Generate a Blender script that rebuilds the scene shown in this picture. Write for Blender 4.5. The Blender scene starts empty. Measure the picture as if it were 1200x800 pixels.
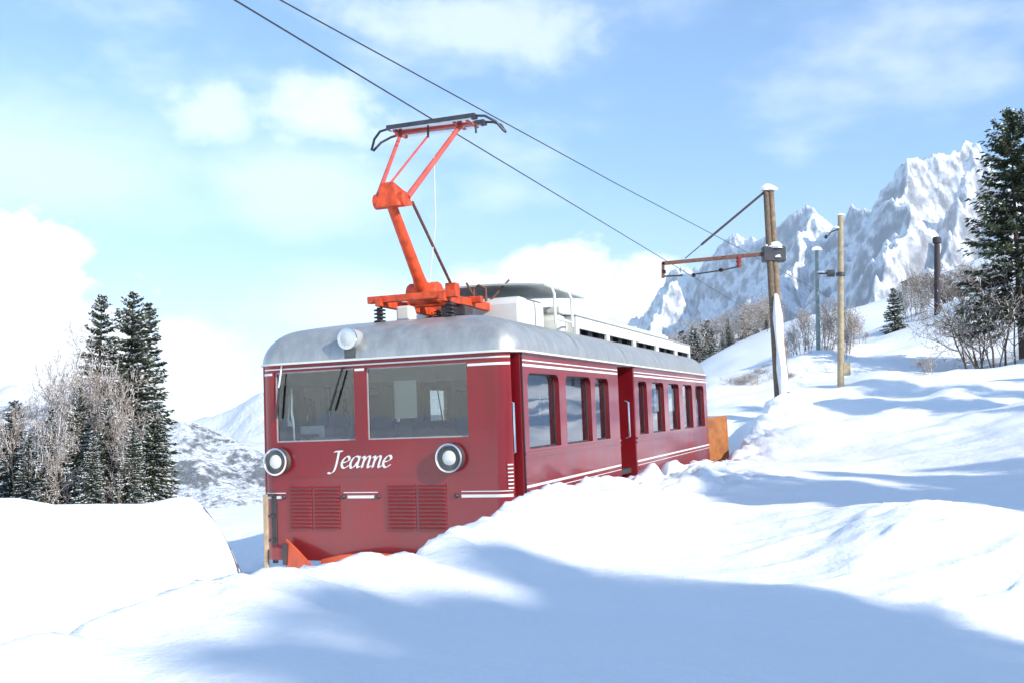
import bpy, math, random
import numpy as np
from mathutils import Matrix, Vector
R = math.radians
scene = bpy.context.scene
col = scene.collection
random.seed(7)

# ------------------------------------------------------------------ camera, sky, sun, exposure
FPX, HZ = 1186.0, 530.0                       # focal length and true horizon row, in photo pixels
PITCH = math.atan((HZ - 400) / FPX)
SUN_AZ, SUN_EL = 132.0, 27.0                  # clockwise from +Y
cam_d = bpy.data.cameras.new('camera'); cam = bpy.data.objects.new('camera', cam_d); col.objects.link(cam)
cam.location = (0, 0, 0); cam.rotation_euler = (math.pi / 2 + PITCH, 0, 0)
cam_d.sensor_width = 36; cam_d.lens = FPX / 1200 * 36; cam_d.clip_start = 0.05; cam_d.clip_end = 30000
scene.camera = cam
c_r = np.array([1, 0, 0.]); c_f = np.array([0, math.cos(PITCH), math.sin(PITCH)]); c_u = np.array([0, -math.sin(PITCH), math.cos(PITCH)])
def ray(px, py): return (px - 600) / FPX * c_r + c_f - (py - 400) / FPX * c_u
def at(px, py, depth):                        # point seen at that pixel whose world y is depth
    d = ray(px, py); return d * (depth / d[1])
def proj(P):
    P = np.asarray(P, float); z = P @ c_f; return 600 + FPX * (P @ c_r) / z, 400 - FPX * (P @ c_u) / z

sd = (math.sin(R(SUN_AZ)) * math.cos(R(SUN_EL)), math.cos(R(SUN_AZ)) * math.cos(R(SUN_EL)), math.sin(R(SUN_EL)))
sl = bpy.data.lights.new('sun', 'SUN'); sl.energy = 3.5; sl.angle = R(0.55); sl.color = (1, .95, .87)
sun = bpy.data.objects.new('sun', sl); col.objects.link(sun)
sun.rotation_euler = Vector(sd).to_track_quat('Z', 'Y').to_euler()

world = bpy.data.worlds.new('World'); scene.world = world; world.use_nodes = True
wt = world.node_tree; wt.nodes.clear()
def wn(t, **k):
    n = wt.nodes.new(t)
    for a, b in k.items(): setattr(n, a, b)
    return n
def wmath(op, a, b=None, clamp=False):
    n = wn('ShaderNodeMath', operation=op); n.use_clamp = clamp
    for i, v in enumerate((a, b)):
        if v is None: continue
        if isinstance(v, (int, float)): n.inputs[i].default_value = v
        else: wt.links.new(v, n.inputs[i])
    return n.outputs[0]
sky = wn('ShaderNodeTexSky', sky_type='NISHITA'); sky.sun_disc = False
sky.sun_elevation = R(SUN_EL); sky.sun_rotation = R(SUN_AZ); sky.air_density = 1.0; sky.dust_density = 0.2; sky.ozone_density = 2.0
sky.altitude = 1500
tc = wn('ShaderNodeTexCoord')
def cnoise(scale, detail, rough, off, stretch=(1, 1, 1)):
    m = wn('ShaderNodeMapping'); m.inputs['Location'].default_value = off; m.inputs['Scale'].default_value = stretch
    wt.links.new(tc.outputs['Generated'], m.inputs['Vector'])
    n = wn('ShaderNodeTexNoise'); n.inputs['Scale'].default_value = scale; n.inputs['Detail'].default_value = detail; n.inputs['Roughness'].default_value = rough
    wt.links.new(m.outputs[0], n.inputs['Vector']); return n.outputs['Fac']
puff = cnoise(16, 7, .58, (3.1, .4, 1.7), (1, 1, 1.5))
soft = cnoise(5, 5, .55, (.3, 5.2, 2.0), (1, 1, 2.2))
def lobe(px, py, rx, ry, gain, edge, nz, namp):
    c = ray(px, py); c = c / np.linalg.norm(c); th = math.atan2(c[0], c[1])
    sub = wn('ShaderNodeVectorMath', operation='SUBTRACT'); wt.links.new(tc.outputs['Generated'], sub.inputs[0]); sub.inputs[1].default_value = tuple(c)
    rot = wn('ShaderNodeVectorRotate', rotation_type='Z_AXIS'); wt.links.new(sub.outputs[0], rot.inputs['Vector']); rot.inputs['Angle'].default_value = th
    ml = wn('ShaderNodeVectorMath', operation='MULTIPLY'); wt.links.new(rot.outputs[0], ml.inputs[0]); ml.inputs[1].default_value = (FPX / rx, 1.0, FPX / ry)
    ln = wn('ShaderNodeVectorMath', operation='LENGTH'); wt.links.new(ml.outputs[0], ln.inputs[0])
    v = wmath('ADD', ln.outputs['Value'], wmath('MULTIPLY', wmath('SUBTRACT', nz, .5), namp))
    mr = wn('ShaderNodeMapRange', interpolation_type='SMOOTHSTEP'); wt.links.new(v, mr.inputs['Value'])
    mr.inputs['From Min'].default_value = 1 - edge; mr.inputs['From Max'].default_value = 1 + edge
    mr.inputs['To Min'].default_value = gain; mr.inputs['To Max'].default_value = 0
    return mr.outputs[0]
lobes = [(-10, 350, 95, 105, 1, .12, puff, 1.6), (-30, 440, 190, 110, 1, .35, puff, 2.0), (190, 440, 95, 60, .85, .6, puff, 1.6),
         (-180, 380, 200, 150, 1, .25, puff, 1.6), (392, 140, 75, 36, .5, .7, puff, 3.0), (250, 135, 48, 30, .42, .7, puff, 3.0), (350, 215, 120, 50, .4, .8, soft, 3.0),
         (560, 22, 120, 40, .36, .8, puff, 3.2), (660, 335, 85, 48, .95, .25, puff, 1.8), (590, 345, 60, 34, .8, .5, puff, 2.0), (750, 340, 46, 40, .9, .3, puff, 1.8),
         (440, 365, 190, 40, .6, .8, soft, 2.5), (60, 200, 170, 70, .35, .9, soft, 3.0)]
acc = None
for L in lobes:
    o = lobe(*L)
    acc = o if acc is None else wmath('MAXIMUM', acc, o)
# the same broken cloud all round the sky, low towards the horizon
cmr = wn('ShaderNodeMapRange', interpolation_type='SMOOTHSTEP'); wt.links.new(soft, cmr.inputs['Value'])
cmr.inputs['From Min'].default_value = .48; cmr.inputs['From Max'].default_value = .8; cmr.inputs['To Max'].default_value = .36
acc = wmath('MAXIMUM', acc, cmr.outputs[0])
sep = wn('ShaderNodeSeparateXYZ'); wt.links.new(tc.outputs['Generated'], sep.inputs[0])
hz = wn('ShaderNodeMapRange', interpolation_type='SMOOTHSTEP'); wt.links.new(sep.outputs['Z'], hz.inputs['Value'])
hz.inputs['From Min'].default_value = -.02; hz.inputs['From Max'].default_value = .30; hz.inputs['To Min'].default_value = .6; hz.inputs['To Max'].default_value = .0
veil = wmath('MULTIPLY', hz.outputs[0], wmath('ADD', wmath('MULTIPLY', soft, .7), .35))
mx = wn('ShaderNodeMix', data_type='RGBA'); wt.links.new(wmath('MAXIMUM', acc, veil, True), mx.inputs['Factor'])
tint = wn('ShaderNodeMix', data_type='RGBA', blend_type='MULTIPLY'); tint.inputs['Factor'].default_value = 1; wt.links.new(sky.outputs[0], tint.inputs[6]); tint.inputs[7].default_value = (.91, 1.0, 1.02, 1)
wt.links.new(tint.outputs[2], mx.inputs[6]); mx.inputs[7].default_value = (7.0, 7.0, 7.05, 1)
bg = wn('ShaderNodeBackground'); bg.inputs['Strength'].default_value = .15
wt.links.new(mx.outputs[2], bg.inputs['Color'])
wo = wn('ShaderNodeOutputWorld'); wt.links.new(bg.outputs[0], wo.inputs['Surface'])
vs = scene.view_settings; vs.view_transform = 'Standard'; vs.look = 'None'; vs.gamma = 1; vs.exposure = 1.0; vs.use_curve_mapping = False
scene.render.engine = 'CYCLES'
cy = scene.cycles; cy.use_denoising = True; cy.max_bounces = 8; cy.transparent_max_bounces = 16; cy.volume_bounces = 0; cy.caustics_reflective = False; cy.caustics_refractive = False

# ------------------------------------------------------------------ helpers
def tag(o, label=None, cat=None, group=None, kind=None):
    for k, v in (('label', label), ('category', cat), ('group', group), ('kind', kind)):
        if v: o[k] = v
    return o
def empty(name, loc, rz=0):
    o = bpy.data.objects.new(name, None); col.objects.link(o); o.location = loc; o.rotation_euler.z = rz; o.empty_display_size = .2; return o
def link_mesh(name, me, mat=None, parent=None, smooth=False):
    if mat is not None and not me.materials: me.materials.append(mat)
    o = bpy.data.objects.new(name, me); col.objects.link(o); o.parent = parent
    if smooth: me.polygons.foreach_set('use_smooth', [True] * len(me.polygons))
    return o
def copy_tree(o, parent=None):
    c = o.copy(); col.objects.link(c); c.parent = parent
    for ch in list(o.children): copy_tree(ch, c)
    return c
class MB:
    def __init__(s, off=(0, 0, 0)): s.v = []; s.f = []; s.off = np.array(off, float)
    def add(s, vs, fs):
        b = len(s.v); s.v.extend([tuple(np.asarray(p, float) - s.off) for p in vs]); s.f.extend([tuple(b + i for i in f) for f in fs]); return s
    def box(s, a, b):
        x0, y0, z0 = a; x1, y1, z1 = b
        return s.add([(x0,y0,z0),(x1,y0,z0),(x1,y1,z0),(x0,y1,z0),(x0,y0,z1),(x1,y0,z1),(x1,y1,z1),(x0,y1,z1)],
                     [(0,3,2,1),(4,5,6,7),(0,1,5,4),(1,2,6,5),(2,3,7,6),(3,0,4,7)])
    def tube(s, path, r, n=8, cap=True):
        P = [np.array(p, float) for p in path]; rs = r if isinstance(r, (list, tuple)) else [r] * len(P)
        vs = []; fs = []; up = None
        for i, p in enumerate(P):
            d = P[min(i + 1, len(P) - 1)] - P[max(i - 1, 0)]; d = d / (np.linalg.norm(d) + 1e-9)
            if up is None: up = np.array([0, 0, 1.]) if abs(d[2]) < .9 else np.array([1., 0, 0])
            a = np.cross(d, up); a /= np.linalg.norm(a) + 1e-9; b = np.cross(a, d); up = b
            for k in range(n):
                t = 2 * math.pi * k / n; vs.append(p + rs[i] * (math.cos(t) * a + math.sin(t) * b))
        for i in range(len(P) - 1):
            for k in range(n): fs.append((i*n+k, i*n+(k+1)%n, (i+1)*n+(k+1)%n, (i+1)*n+k))
        if cap: fs.append(tuple(range(n-1, -1, -1))); fs.append(tuple((len(P)-1)*n+k for k in range(n)))
        return s.add(vs, fs)
    def beam(s, p, q, w, h, up=(0, 0, 1)):
        p = np.array(p, float); q = np.array(q, float); d = q - p; d /= np.linalg.norm(d); u = np.array(up, float)
        a = np.cross(d, u); a /= np.linalg.norm(a); b = np.cross(a, d)
        vs = [e + sx * a * w / 2 + sz * b * h / 2 for e in (p, q) for sx, sz in ((-1,-1),(1,-1),(1,1),(-1,1))]
        return s.add(vs, [(3,2,1,0),(4,5,6,7),(0,1,5,4),(1,2,6,5),(2,3,7,6),(3,0,4,7)])
    def lathe(s, c, axis, prof, n=28):
        c = np.array(c, float); d = np.array(axis, float); d /= np.linalg.norm(d)
        u = np.array([0, 0, 1.]) if abs(d[2]) < .9 else np.array([1., 0, 0]); a = np.cross(d, u); a /= np.linalg.norm(a); b = np.cross(a, d)
        vs = []; fs = []
        for (r, h) in prof:
            for k in range(n):
                t = 2*math.pi*k/n; vs.append(c + d*h + r*(math.cos(t)*a + math.sin(t)*b))
        for i in range(len(prof)-1):
            for k in range(n): fs.append((i*n+k, i*n+(k+1)%n, (i+1)*n+(k+1)%n, (i+1)*n+k))
        if prof[0][0] > 1e-4: fs.append(tuple(range(n-1, -1, -1)))
        if prof[-1][0] > 1e-4: fs.append(tuple((len(prof)-1)*n+k for k in range(n)))
        return s.add(vs, fs)
    def mesh(s, name):
        me = bpy.data.meshes.new(name); me.from_pydata(s.v, [], s.f); me.update(); return me
    def build(s, name, mat, parent=None, smooth=False, bevel=0):
        o = link_mesh(name, s.mesh(name), mat, parent, smooth)
        if smooth:
            m = o.modifiers.new('es', 'EDGE_SPLIT'); m.split_angle = R(40)
        if bevel:
            m = o.modifiers.new('bv', 'BEVEL'); m.width = bevel; m.segments = 2; m.limit_method = 'ANGLE'; m.angle_limit = R(50)
        return o

# ------------------------------------------------------------------ materials
def new_mat(name):
    m = bpy.data.materials.new(name); m.use_nodes = True; return m, m.node_tree, m.node_tree.nodes['Principled BSDF']
def simple(name, colr, rough=.5, metal=0, var=.12, vscale=6, bump=0, bscale=40, coat=0, spec=.5, emis=None):
    m, t, b = new_mat(name)
    b.inputs['Roughness'].default_value = rough; b.inputs['Metallic'].default_value = metal; b.inputs['Coat Weight'].default_value = coat; b.inputs['Specular IOR Level'].default_value = spec
    b.inputs['Coat Roughness'].default_value = .08
    co = t.nodes.new('ShaderNodeTexCoord'); n = t.nodes.new('ShaderNodeTexNoise'); n.inputs['Scale'].default_value = vscale; n.inputs['Detail'].default_value = 6
    t.links.new(co.outputs['Object'], n.inputs['Vector'])
    r = t.nodes.new('ShaderNodeValToRGB'); t.links.new(n.outputs['Fac'], r.inputs['Fac'])
    r.color_ramp.elements[0].position = .3; r.color_ramp.elements[1].position = .7
    r.color_ramp.elements[0].color = tuple(c * (1 - var) for c in colr) + (1,); r.color_ramp.elements[1].color = tuple(min(1, c * (1 + var)) for c in colr) + (1,)
    t.links.new(r.outputs[0], b.inputs['Base Color'])
    mr = t.nodes.new('ShaderNodeMapRange'); t.links.new(n.outputs['Fac'], mr.inputs['Value']); mr.inputs['To Min'].default_value = max(.02, rough * .75); mr.inputs['To Max'].default_value = min(1, rough * 1.3)
    t.links.new(mr.outputs[0], b.inputs['Roughness'])
    if bump:
        n2 = t.nodes.new('ShaderNodeTexNoise'); n2.inputs['Scale'].default_value = bscale; n2.inputs['Detail'].default_value = 5; t.links.new(co.outputs['Object'], n2.inputs['Vector'])
        bp = t.nodes.new('ShaderNodeBump'); bp.inputs['Strength'].default_value = bump; bp.inputs['Distance'].default_value = .02; t.links.new(n2.outputs['Fac'], bp.inputs['Height']); t.links.new(bp.outputs[0], b.inputs['Normal'])
    if emis: b.inputs['Emission Color'].default_value = emis + (1,); b.inputs['Emission Strength'].default_value = 1
    return m
M = {}
M['white'] = simple('white_paint', (.78, .77, .73), .45, var=.06)
M['offwhite'] = simple('cabinet_white_paint', (.72, .72, .67), .45, var=.1, vscale=3)
M['black'] = simple('black_rubber', (.015, .015, .017), .5)
M['dark'] = simple('dark_iron', (.05, .05, .055), .5, var=.3)
M['chrome'] = simple('polished_steel', (.75, .75, .74), .22, 1, var=.08)
M['lensgrey'] = simple('frosted_lens', (.55, .57, .55), .25, 0, var=.1, vscale=30, coat=.6)
M['reflector'] = simple('lamp_bulb_glass', (.72, .72, .66), .2, 0, var=.15, vscale=60, coat=.5)
M['housing'] = simple('lamp_housing_grey', (.10, .105, .10), .4, .3, var=.3)
M['orange'] = simple('orange_red_paint', (.66, .075, .018), .5, var=.38, vscale=11, bump=.2)
M['pinkrod'] = simple('faded_red_tube_paint', (.62, .10, .07), .45, var=.2)
M['plough'] = simple('plough_orange_paint', (.72, .10, .03), .5, var=.18)
M['rplough'] = simple('weathered_orange_plate', (.36, .13, .035), .6, var=.3, bump=.2)
M['wood'] = simple('pale_wood', (.45, .34, .22), .7, var=.25, vscale=12)
M['insul'] = simple('dark_porcelain', (.035, .022, .025), .25, var=.3)
M['redinsul'] = simple('red_porcelain', (.30, .06, .05), .3, var=.2)
M['grey'] = simple('grey_sheet', (.46, .49, .47), .5, .1, var=.12)
M['interior'] = simple('interior_grey_panel', (.60, .63, .60), .6, var=.1)
M['bulk'] = simple('bulkhead_green_grey', (.36, .40, .38), .6, var=.12)
M['seat'] = simple('seat_fabric_dark', (.06, .05, .055), .85, var=.2, vscale=30)
M['seatred'] = simple('seat_fabric_red', (.36, .16, .13), .85, var=.2, vscale=30)
M['paper'] = simple('white_paper', (.82, .82, .78), .7, var=.03)
M['wire'] = simple('copper_wire_dark', (.06, .06, .065), .5, .3)
M['post'] = simple('weathered_brown_post', (.17, .12, .08), .8, var=.35, vscale=14, bump=.5, bscale=25)
M['postmid'] = simple('brown_timber', (.27, .19, .12), .8, var=.35, vscale=10, bump=.5, bscale=25)
M['postlight'] = simple('pale_timber_pole', (.40, .32, .20), .8, var=.25, vscale=10, bump=.5, bscale=25)
M['postgrey'] = simple('galvanised_post', (.22, .27, .26), .5, .4, var=.2)
M['postdark'] = simple('tarred_pole', (.045, .032, .035), .7, var=.35, vscale=10, bump=.4)
M['bark'] = simple('fir_bark', (.09, .065, .045), .9, var=.35, vscale=8, bump=.5)
M['barktan'] = simple('bare_twig_bark', (.21, .145, .09), .9, var=.3, vscale=3)
M['rust'] = simple('rust_iron', (.16, .07, .045), .8, var=.4, vscale=20)

def red_paint():
    m, t, b = new_mat('crimson_coach_paint')
    co = t.nodes.new('ShaderNodeTexCoord')
    n = t.nodes.new('ShaderNodeTexNoise'); n.inputs['Scale'].default_value = 2.2; n.inputs['Detail'].default_value = 8; n.inputs['Roughness'].default_value = .65
    mp = t.nodes.new('ShaderNodeMapping'); mp.inputs['Scale'].default_value = (1, 1, .35); t.links.new(co.outputs['Object'], mp.inputs[0]); t.links.new(mp.outputs[0], n.inputs['Vector'])
    r = t.nodes.new('ShaderNodeValToRGB'); t.links.new(n.outputs['Fac'], r.inputs['Fac'])
    r.color_ramp.elements[0].position = .3; r.color_ramp.elements[0].color = (.17, .004, .010, 1)
    r.color_ramp.elements[1].position = .72; r.color_ramp.elements[1].color = (.28, .007, .012, 1)
    # salt and slush film low on the body, with a ragged upper edge
    sp = t.nodes.new('ShaderNodeSeparateXYZ'); t.links.new(co.outputs['Object'], sp.inputs[0])
    ad = t.nodes.new('ShaderNodeMath'); ad.operation = 'MULTIPLY_ADD'; t.links.new(n.outputs['Fac'], ad.inputs[0]); ad.inputs[1].default_value = 1.3; t.links.new(sp.outputs['Z'], ad.inputs[2])
    mr = t.nodes.new('ShaderNodeMapRange'); t.links.new(ad.outputs[0], mr.inputs['Value']); mr.inputs['From Min'].default_value = .7; mr.inputs['From Max'].default_value = 1.7; mr.inputs['To Min'].default_value = .10; mr.inputs['To Max'].default_value = .0
    mx = t.nodes.new('ShaderNodeMix'); mx.data_type = 'RGBA'; t.links.new(mr.outputs[0], mx.inputs['Factor']); t.links.new(r.outputs[0], mx.inputs[6]); mx.inputs[7].default_value = (.46, .20, .20, 1)
    t.links.new(mx.outputs[2], b.inputs['Base Color'])
    rr = t.nodes.new('ShaderNodeMapRange'); t.links.new(n.outputs['Fac'], rr.inputs['Value']); rr.inputs['To Min'].default_value = .2; rr.inputs['To Max'].default_value = .5
    t.links.new(rr.outputs[0], b.inputs['Roughness'])
    b.inputs['Coat Weight'].default_value = .6; b.inputs['Coat Roughness'].default_value = .10; b.inputs['Specular IOR Level'].default_value = .35
    n2 = t.nodes.new('ShaderNodeTexNoise'); n2.inputs['Scale'].default_value = 3.5; n2.inputs['Detail'].default_value = 2; t.links.new(co.outputs['Object'], n2.inputs['Vector'])
    bp = t.nodes.new('ShaderNodeBump'); bp.inputs['Strength'].default_value = .12; bp.inputs['Distance'].default_value = .02; t.links.new(n2.outputs['Fac'], bp.inputs['Height']); t.links.new(bp.outputs[0], b.inputs['Normal']); t.links.new(bp.outputs[0], b.inputs['Coat Normal'])
    return m
M['red'] = red_paint()
def alu():
    m, t, b = new_mat('dull_aluminium_roof')
    co = t.nodes.new('ShaderNodeTexCoord')
    n = t.nodes.new('ShaderNodeTexNoise'); n.inputs['Scale'].default_value = 5; n.inputs['Detail'].default_value = 8; n.inputs['Roughness'].default_value = .7
    mp = t.nodes.new('ShaderNodeMapping'); mp.inputs['Scale'].default_value = (1.5, 1.5, .4); t.links.new(co.outputs['Object'], mp.inputs[0]); t.links.new(mp.outputs[0], n.inputs['Vector'])
    r = t.nodes.new('ShaderNodeValToRGB'); t.links.new(n.outputs['Fac'], r.inputs['Fac'])
    r.color_ramp.elements[0].position = .3; r.color_ramp.elements[0].color = (.36, .36, .34, 1); r.color_ramp.elements[1].position = .7; r.color_ramp.elements[1].color = (.56, .565, .55, 1)
    t.links.new(r.outputs[0], b.inputs['Base Color']); b.inputs['Metallic'].default_value = .55
    rr = t.nodes.new('ShaderNodeMapRange'); t.links.new(n.outputs['Fac'], rr.inputs['Value']); rr.inputs['To Min'].default_value = .3; rr.inputs['To Max'].default_value = .55
    t.links.new(rr.outputs[0], b.inputs['Roughness'])
    return m
M['alu'] = alu()
def glass(name, ior):
    m = bpy.data.materials.new(name); m.use_nodes = True; t = m.node_tree; t.nodes.clear()
    o = t.nodes.new('ShaderNodeOutputMaterial'); mx = t.nodes.new('ShaderNodeMixShader'); tr = t.nodes.new('ShaderNodeBsdfTransparent'); gl = t.nodes.new('ShaderNodeBsdfGlossy')
    fr = t.nodes.new('ShaderNodeFresnel'); fr.inputs['IOR'].default_value = ior
    co = t.nodes.new('ShaderNodeTexCoord'); n = t.nodes.new('ShaderNodeTexNoise'); n.inputs['Scale'].default_value = 1.7; t.links.new(co.outputs['Object'], n.inputs['Vector'])
    bp = t.nodes.new('ShaderNodeBump'); bp.inputs['Strength'].default_value = .06; bp.inputs['Distance'].default_value = .05; t.links.new(n.outputs['Fac'], bp.inputs['Height']); t.links.new(bp.outputs[0], gl.inputs['Normal'])
    tr.inputs['Color'].default_value = (.80, .87, .84, 1); gl.inputs['Roughness'].default_value = .02; gl.inputs['Color'].default_value = (.95, .97, 1, 1)
    t.links.new(fr.outputs[0], mx.inputs[0]); t.links.new(tr.outputs[0], mx.inputs[1]); t.links.new(gl.outputs[0], mx.inputs[2]); t.links.new(mx.outputs[0], o.inputs['Surface'])
    return m
M['glass'] = glass('side_window_glass', 4.5); M['screen'] = glass('windscreen_glass', 2.1)
def snow(name, bscale=(9, 60), bstr=(.35, .25), colr=(.93, .93, .93)):
    m, t, b = new_mat(name)
    co = t.nodes.new('ShaderNodeTexCoord'); b.inputs['Base Color'].default_value = colr + (1,)
    b.inputs['Roughness'].default_value = .75; b.inputs['Specular IOR Level'].default_value = .25
    prev = None
    for s, st, d in zip(bscale, bstr, (.06, .012)):
        n = t.nodes.new('ShaderNodeTexNoise'); n.inputs['Scale'].default_value = s; n.inputs['Detail'].default_value = 6; n.inputs['Roughness'].default_value = .6; t.links.new(co.outputs['Object'], n.inputs['Vector'])
        bp = t.nodes.new('ShaderNodeBump'); bp.inputs['Strength'].default_value = st; bp.inputs['Distance'].default_value = d; t.links.new(n.outputs['Fac'], bp.inputs['Height'])
        if prev: t.links.new(prev.outputs[0], bp.inputs['Normal'])
        prev = bp
    t.links.new(prev.outputs[0], b.inputs['Normal'])
    return m
M['snow'] = snow('fresh_snow'); M['snowcap'] = snow('clinging_snow', (14, 60), (.3, .2))
def leafy(name, c0, c1):
    m, t, b = new_mat(name)
    co = t.nodes.new('ShaderNodeTexCoord'); n = t.nodes.new('ShaderNodeTexNoise'); n.inputs['Scale'].default_value = 1.4; n.inputs['Detail'].default_value = 4; t.links.new(co.outputs['Object'], n.inputs['Vector'])
    r = t.nodes.new('ShaderNodeValToRGB'); t.links.new(n.outputs['Fac'], r.inputs['Fac']); r.color_ramp.elements[0].position = .35; r.color_ramp.elements[1].position = .65
    r.color_ramp.elements[0].color = c0 + (1,); r.color_ramp.elements[1].color = c1 + (1,); t.links.new(r.outputs[0], b.inputs['Base Color']); b.inputs['Roughness'].default_value = .8; b.inputs['Specular IOR Level'].default_value = .2
    return m
M['needle'] = leafy('fir_needles', (.028, .045, .025), (.075, .085, .038))
M['larch'] = leafy('dry_larch_twigs', (.20, .12, .06), (.30, .20, .11))
M['frost'] = simple('frosted_twigs', (.74, .69, .66), .8, var=.25, vscale=2)

# ------------------------------------------------------------------ the railcar's frame: X to its right side, Y towards its rear, Z up; origin at roof edge, front right corner
nrm = lambda v: v / np.linalg.norm(v)
TY = nrm(ray(1051, 469)); TX = -nrm(ray(-2550, 605)); TX = nrm(TX - TY * (TX @ TY)); TZ = np.cross(TX, TY)
O3 = np.array([0.0, 8.9395, 0.8999])
def car(u, v, w): return O3 + u * TX + v * TY + w * TZ
def on_u(px, py, u):                          # world point seen at a pixel, on the railcar plane x = u
    d = ray(px, py); return d * ((u + O3 @ TX) / (d @ TX))

# ------------------------------------------------------------------ snow ground
_rng = np.random.RandomState(3); _perm = _rng.permutation(512); _grad = _rng.rand(512) * 2 * np.pi
def gnoise(x, y):
    xi = np.floor(x).astype(int); yi = np.floor(y).astype(int); fx = x - xi; fy = y - yi
    def g(ix, iy, dx, dy):
        a = _grad[(_perm[(ix % 512)] + iy) % 512]; return np.cos(a) * dx + np.sin(a) * dy
    sx = fx * fx * fx * (fx * (fx * 6 - 15) + 10); sy = fy * fy * fy * (fy * (fy * 6 - 15) + 10)
    n0 = g(xi, yi, fx, fy) * (1 - sx) + g(xi + 1, yi, fx - 1, fy) * sx
    n1 = g(xi, yi + 1, fx, fy - 1) * (1 - sx) + g(xi + 1, yi + 1, fx - 1, fy - 1) * sx
    return (n0 * (1 - sy) + n1 * sy) * 1.4
def fbm(x, y, o=4, gain=.5):
    s = 0; a = 1
    for k in range(o): s = s + a * gnoise(x * 2 ** k + 17.3 * k, y * 2 ** k - 9.1 * k); a *= gain
    return s
def ridged(x, y, o=5, gain=.55):
    s = 0; a = 1; w = 1
    for k in range(o):
        n = (1 - np.abs(gnoise(x * 2 ** k + 31.7 * k, y * 2 ** k + 11.9 * k))) ** 2; s = s + a * n * w; w = np.clip(n * 1.4, 0, 1); a *= gain
    return s
def ss(a, b, x): t = np.clip((x - a) / (b - a), 0, 1); return t * t * (3 - 2 * t)

CP = []
for px, py in [(0,748),(60,738),(130,728),(220,692),(290,664),(380,656),(460,643),(520,626),(560,611),(600,597),(640,579),(690,564),(740,561),(790,556),(828,541)]:
    CP.append(on_u(px, py, .55))
for px, py in [(0,592),(60,596),(110,597),(180,590),(230,593)]:
    p = on_u(px, py, -4.0); CP.append(p); CP.append(p + np.array([-1.5, .8, -.05]))
CP += [on_u(262, 612, -3.45), on_u(278, 630, -3.2), on_u(292, 655, -3.05), car(-3.5, .9, -2.15), car(-4.2, .8, -2.1)]
CP += [car(-4.5, 1.5, -2.2), car(-4.6, 4, -2.25), car(-5, 8, -2.5), car(-6, 1.5, -2.3), car(-7, 5, -2.6)]
CP += [np.array(p, float) for p in [(-9, 22, -1.45), (-7, 28, -1.6), (-20, 20, -1.4), (-16, 32, -2.0), (-25, 45, -3.0), (-10, 45, -2.6), (-40, 50, -6), (-14, 75, -9), (-60, 90, -16), (0, 110, -9), (-100, 200, -60), (0, 260, -40), (-30, 10, -.6), (-12, 9, -.4), (-14, 3, -.6), (-60, 0, -4),
    (0, -3, -.85), (0, 1, -.8), (-3, -3, -.9), (4, 0, -.8), (8, -2, .1), (14, -6, 1.6), (18, 3, 2.4), (25, -14, 4), (40, -30, 8), (0, -30, -.5), (-30, -40, -5), (40, 5, 9), (70, 20, 18)]]
CP += [at(*q) for q in [(600,800,3.3),(300,800,3.0),(900,800,3.5),(1200,800,4.0),(600,730,4.6),(800,690,5.6),(750,650,7.0),(900,620,7.8),(960,690,5.8),(1000,575,10),(880,580,10.2),(820,585,9.8),
    (1110,604,7.6),(1090,640,6.6),(1200,606,7.8),(1200,680,6.2),(1130,700,5.9),(1200,575,9.6),(1200,528,12),(1130,552,11.6),(1050,545,13),(950,538,15),(870,535,16.5),
    (870,508,19.5),(921,483,21.3),(985,457,25),(900,497,20),(850,468,27),(835,474,23.5),(880,452,29),(930,432,31),(960,413,33),(1010,398,38),(1053,381,41),(1098,361,40),(1130,349,45),(1200,338,47),(1170,425,28),(1200,440,25),(1080,440,27),(1200,480,17.5),(1060,480,20),(1120,395,34),(1060,420,32),(1280,400,28),(1400,420,20)]]
CP += [at(*q) for q in [(835,470,48),(900,462,55),(1000,432,60),(1130,372,62),(1300,330,70)]]            # hollow behind the near crest
CP += [at(*q) for q in [(790,446,95),(830,424,92),(880,398,98),(940,372,106),(1000,362,118),(1080,335,130),(1150,302,150),(1300,270,160)]]     # second slope
CP += [at(*q) for q in [(780,442,150),(860,410,160),(950,385,190),(1100,350,240),(1300,300,260),(700,470,220),(800,450,420),(1000,420,420),(1300,400,420)]]
CP = np.array(CP)
WC = np.array([0., 12.])
def warp(x, y):
    dx = x - WC[0]; dy = y - WC[1]; r = np.sqrt(dx * dx + dy * dy) + 1e-6; k = np.arcsinh(r / 14.0) / r * 10
    return dx * k, dy * k
cx, cyy = warp(CP[:, 0], CP[:, 1]); nC = len(CP)
def phi(r2): return .5 * r2 * np.log(r2 + 1e-9)
_A = np.zeros((nC + 3, nC + 3)); _A[:nC, :nC] = phi((cx[:, None] - cx) ** 2 + (cyy[:, None] - cyy) ** 2) + np.eye(nC) * .012
_A[:nC, nC] = 1; _A[:nC, nC + 1] = cx; _A[:nC, nC + 2] = cyy; _A[nC:, :nC] = _A[:nC, nC:].T
_rad = np.sqrt((CP[:, 0] - WC[0]) ** 2 + (CP[:, 1] - WC[1]) ** 2); SC = 1 + _rad / 14
_W = np.linalg.solve(_A, np.concatenate([CP[:, 2] / SC, np.zeros(3)]))
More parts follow.
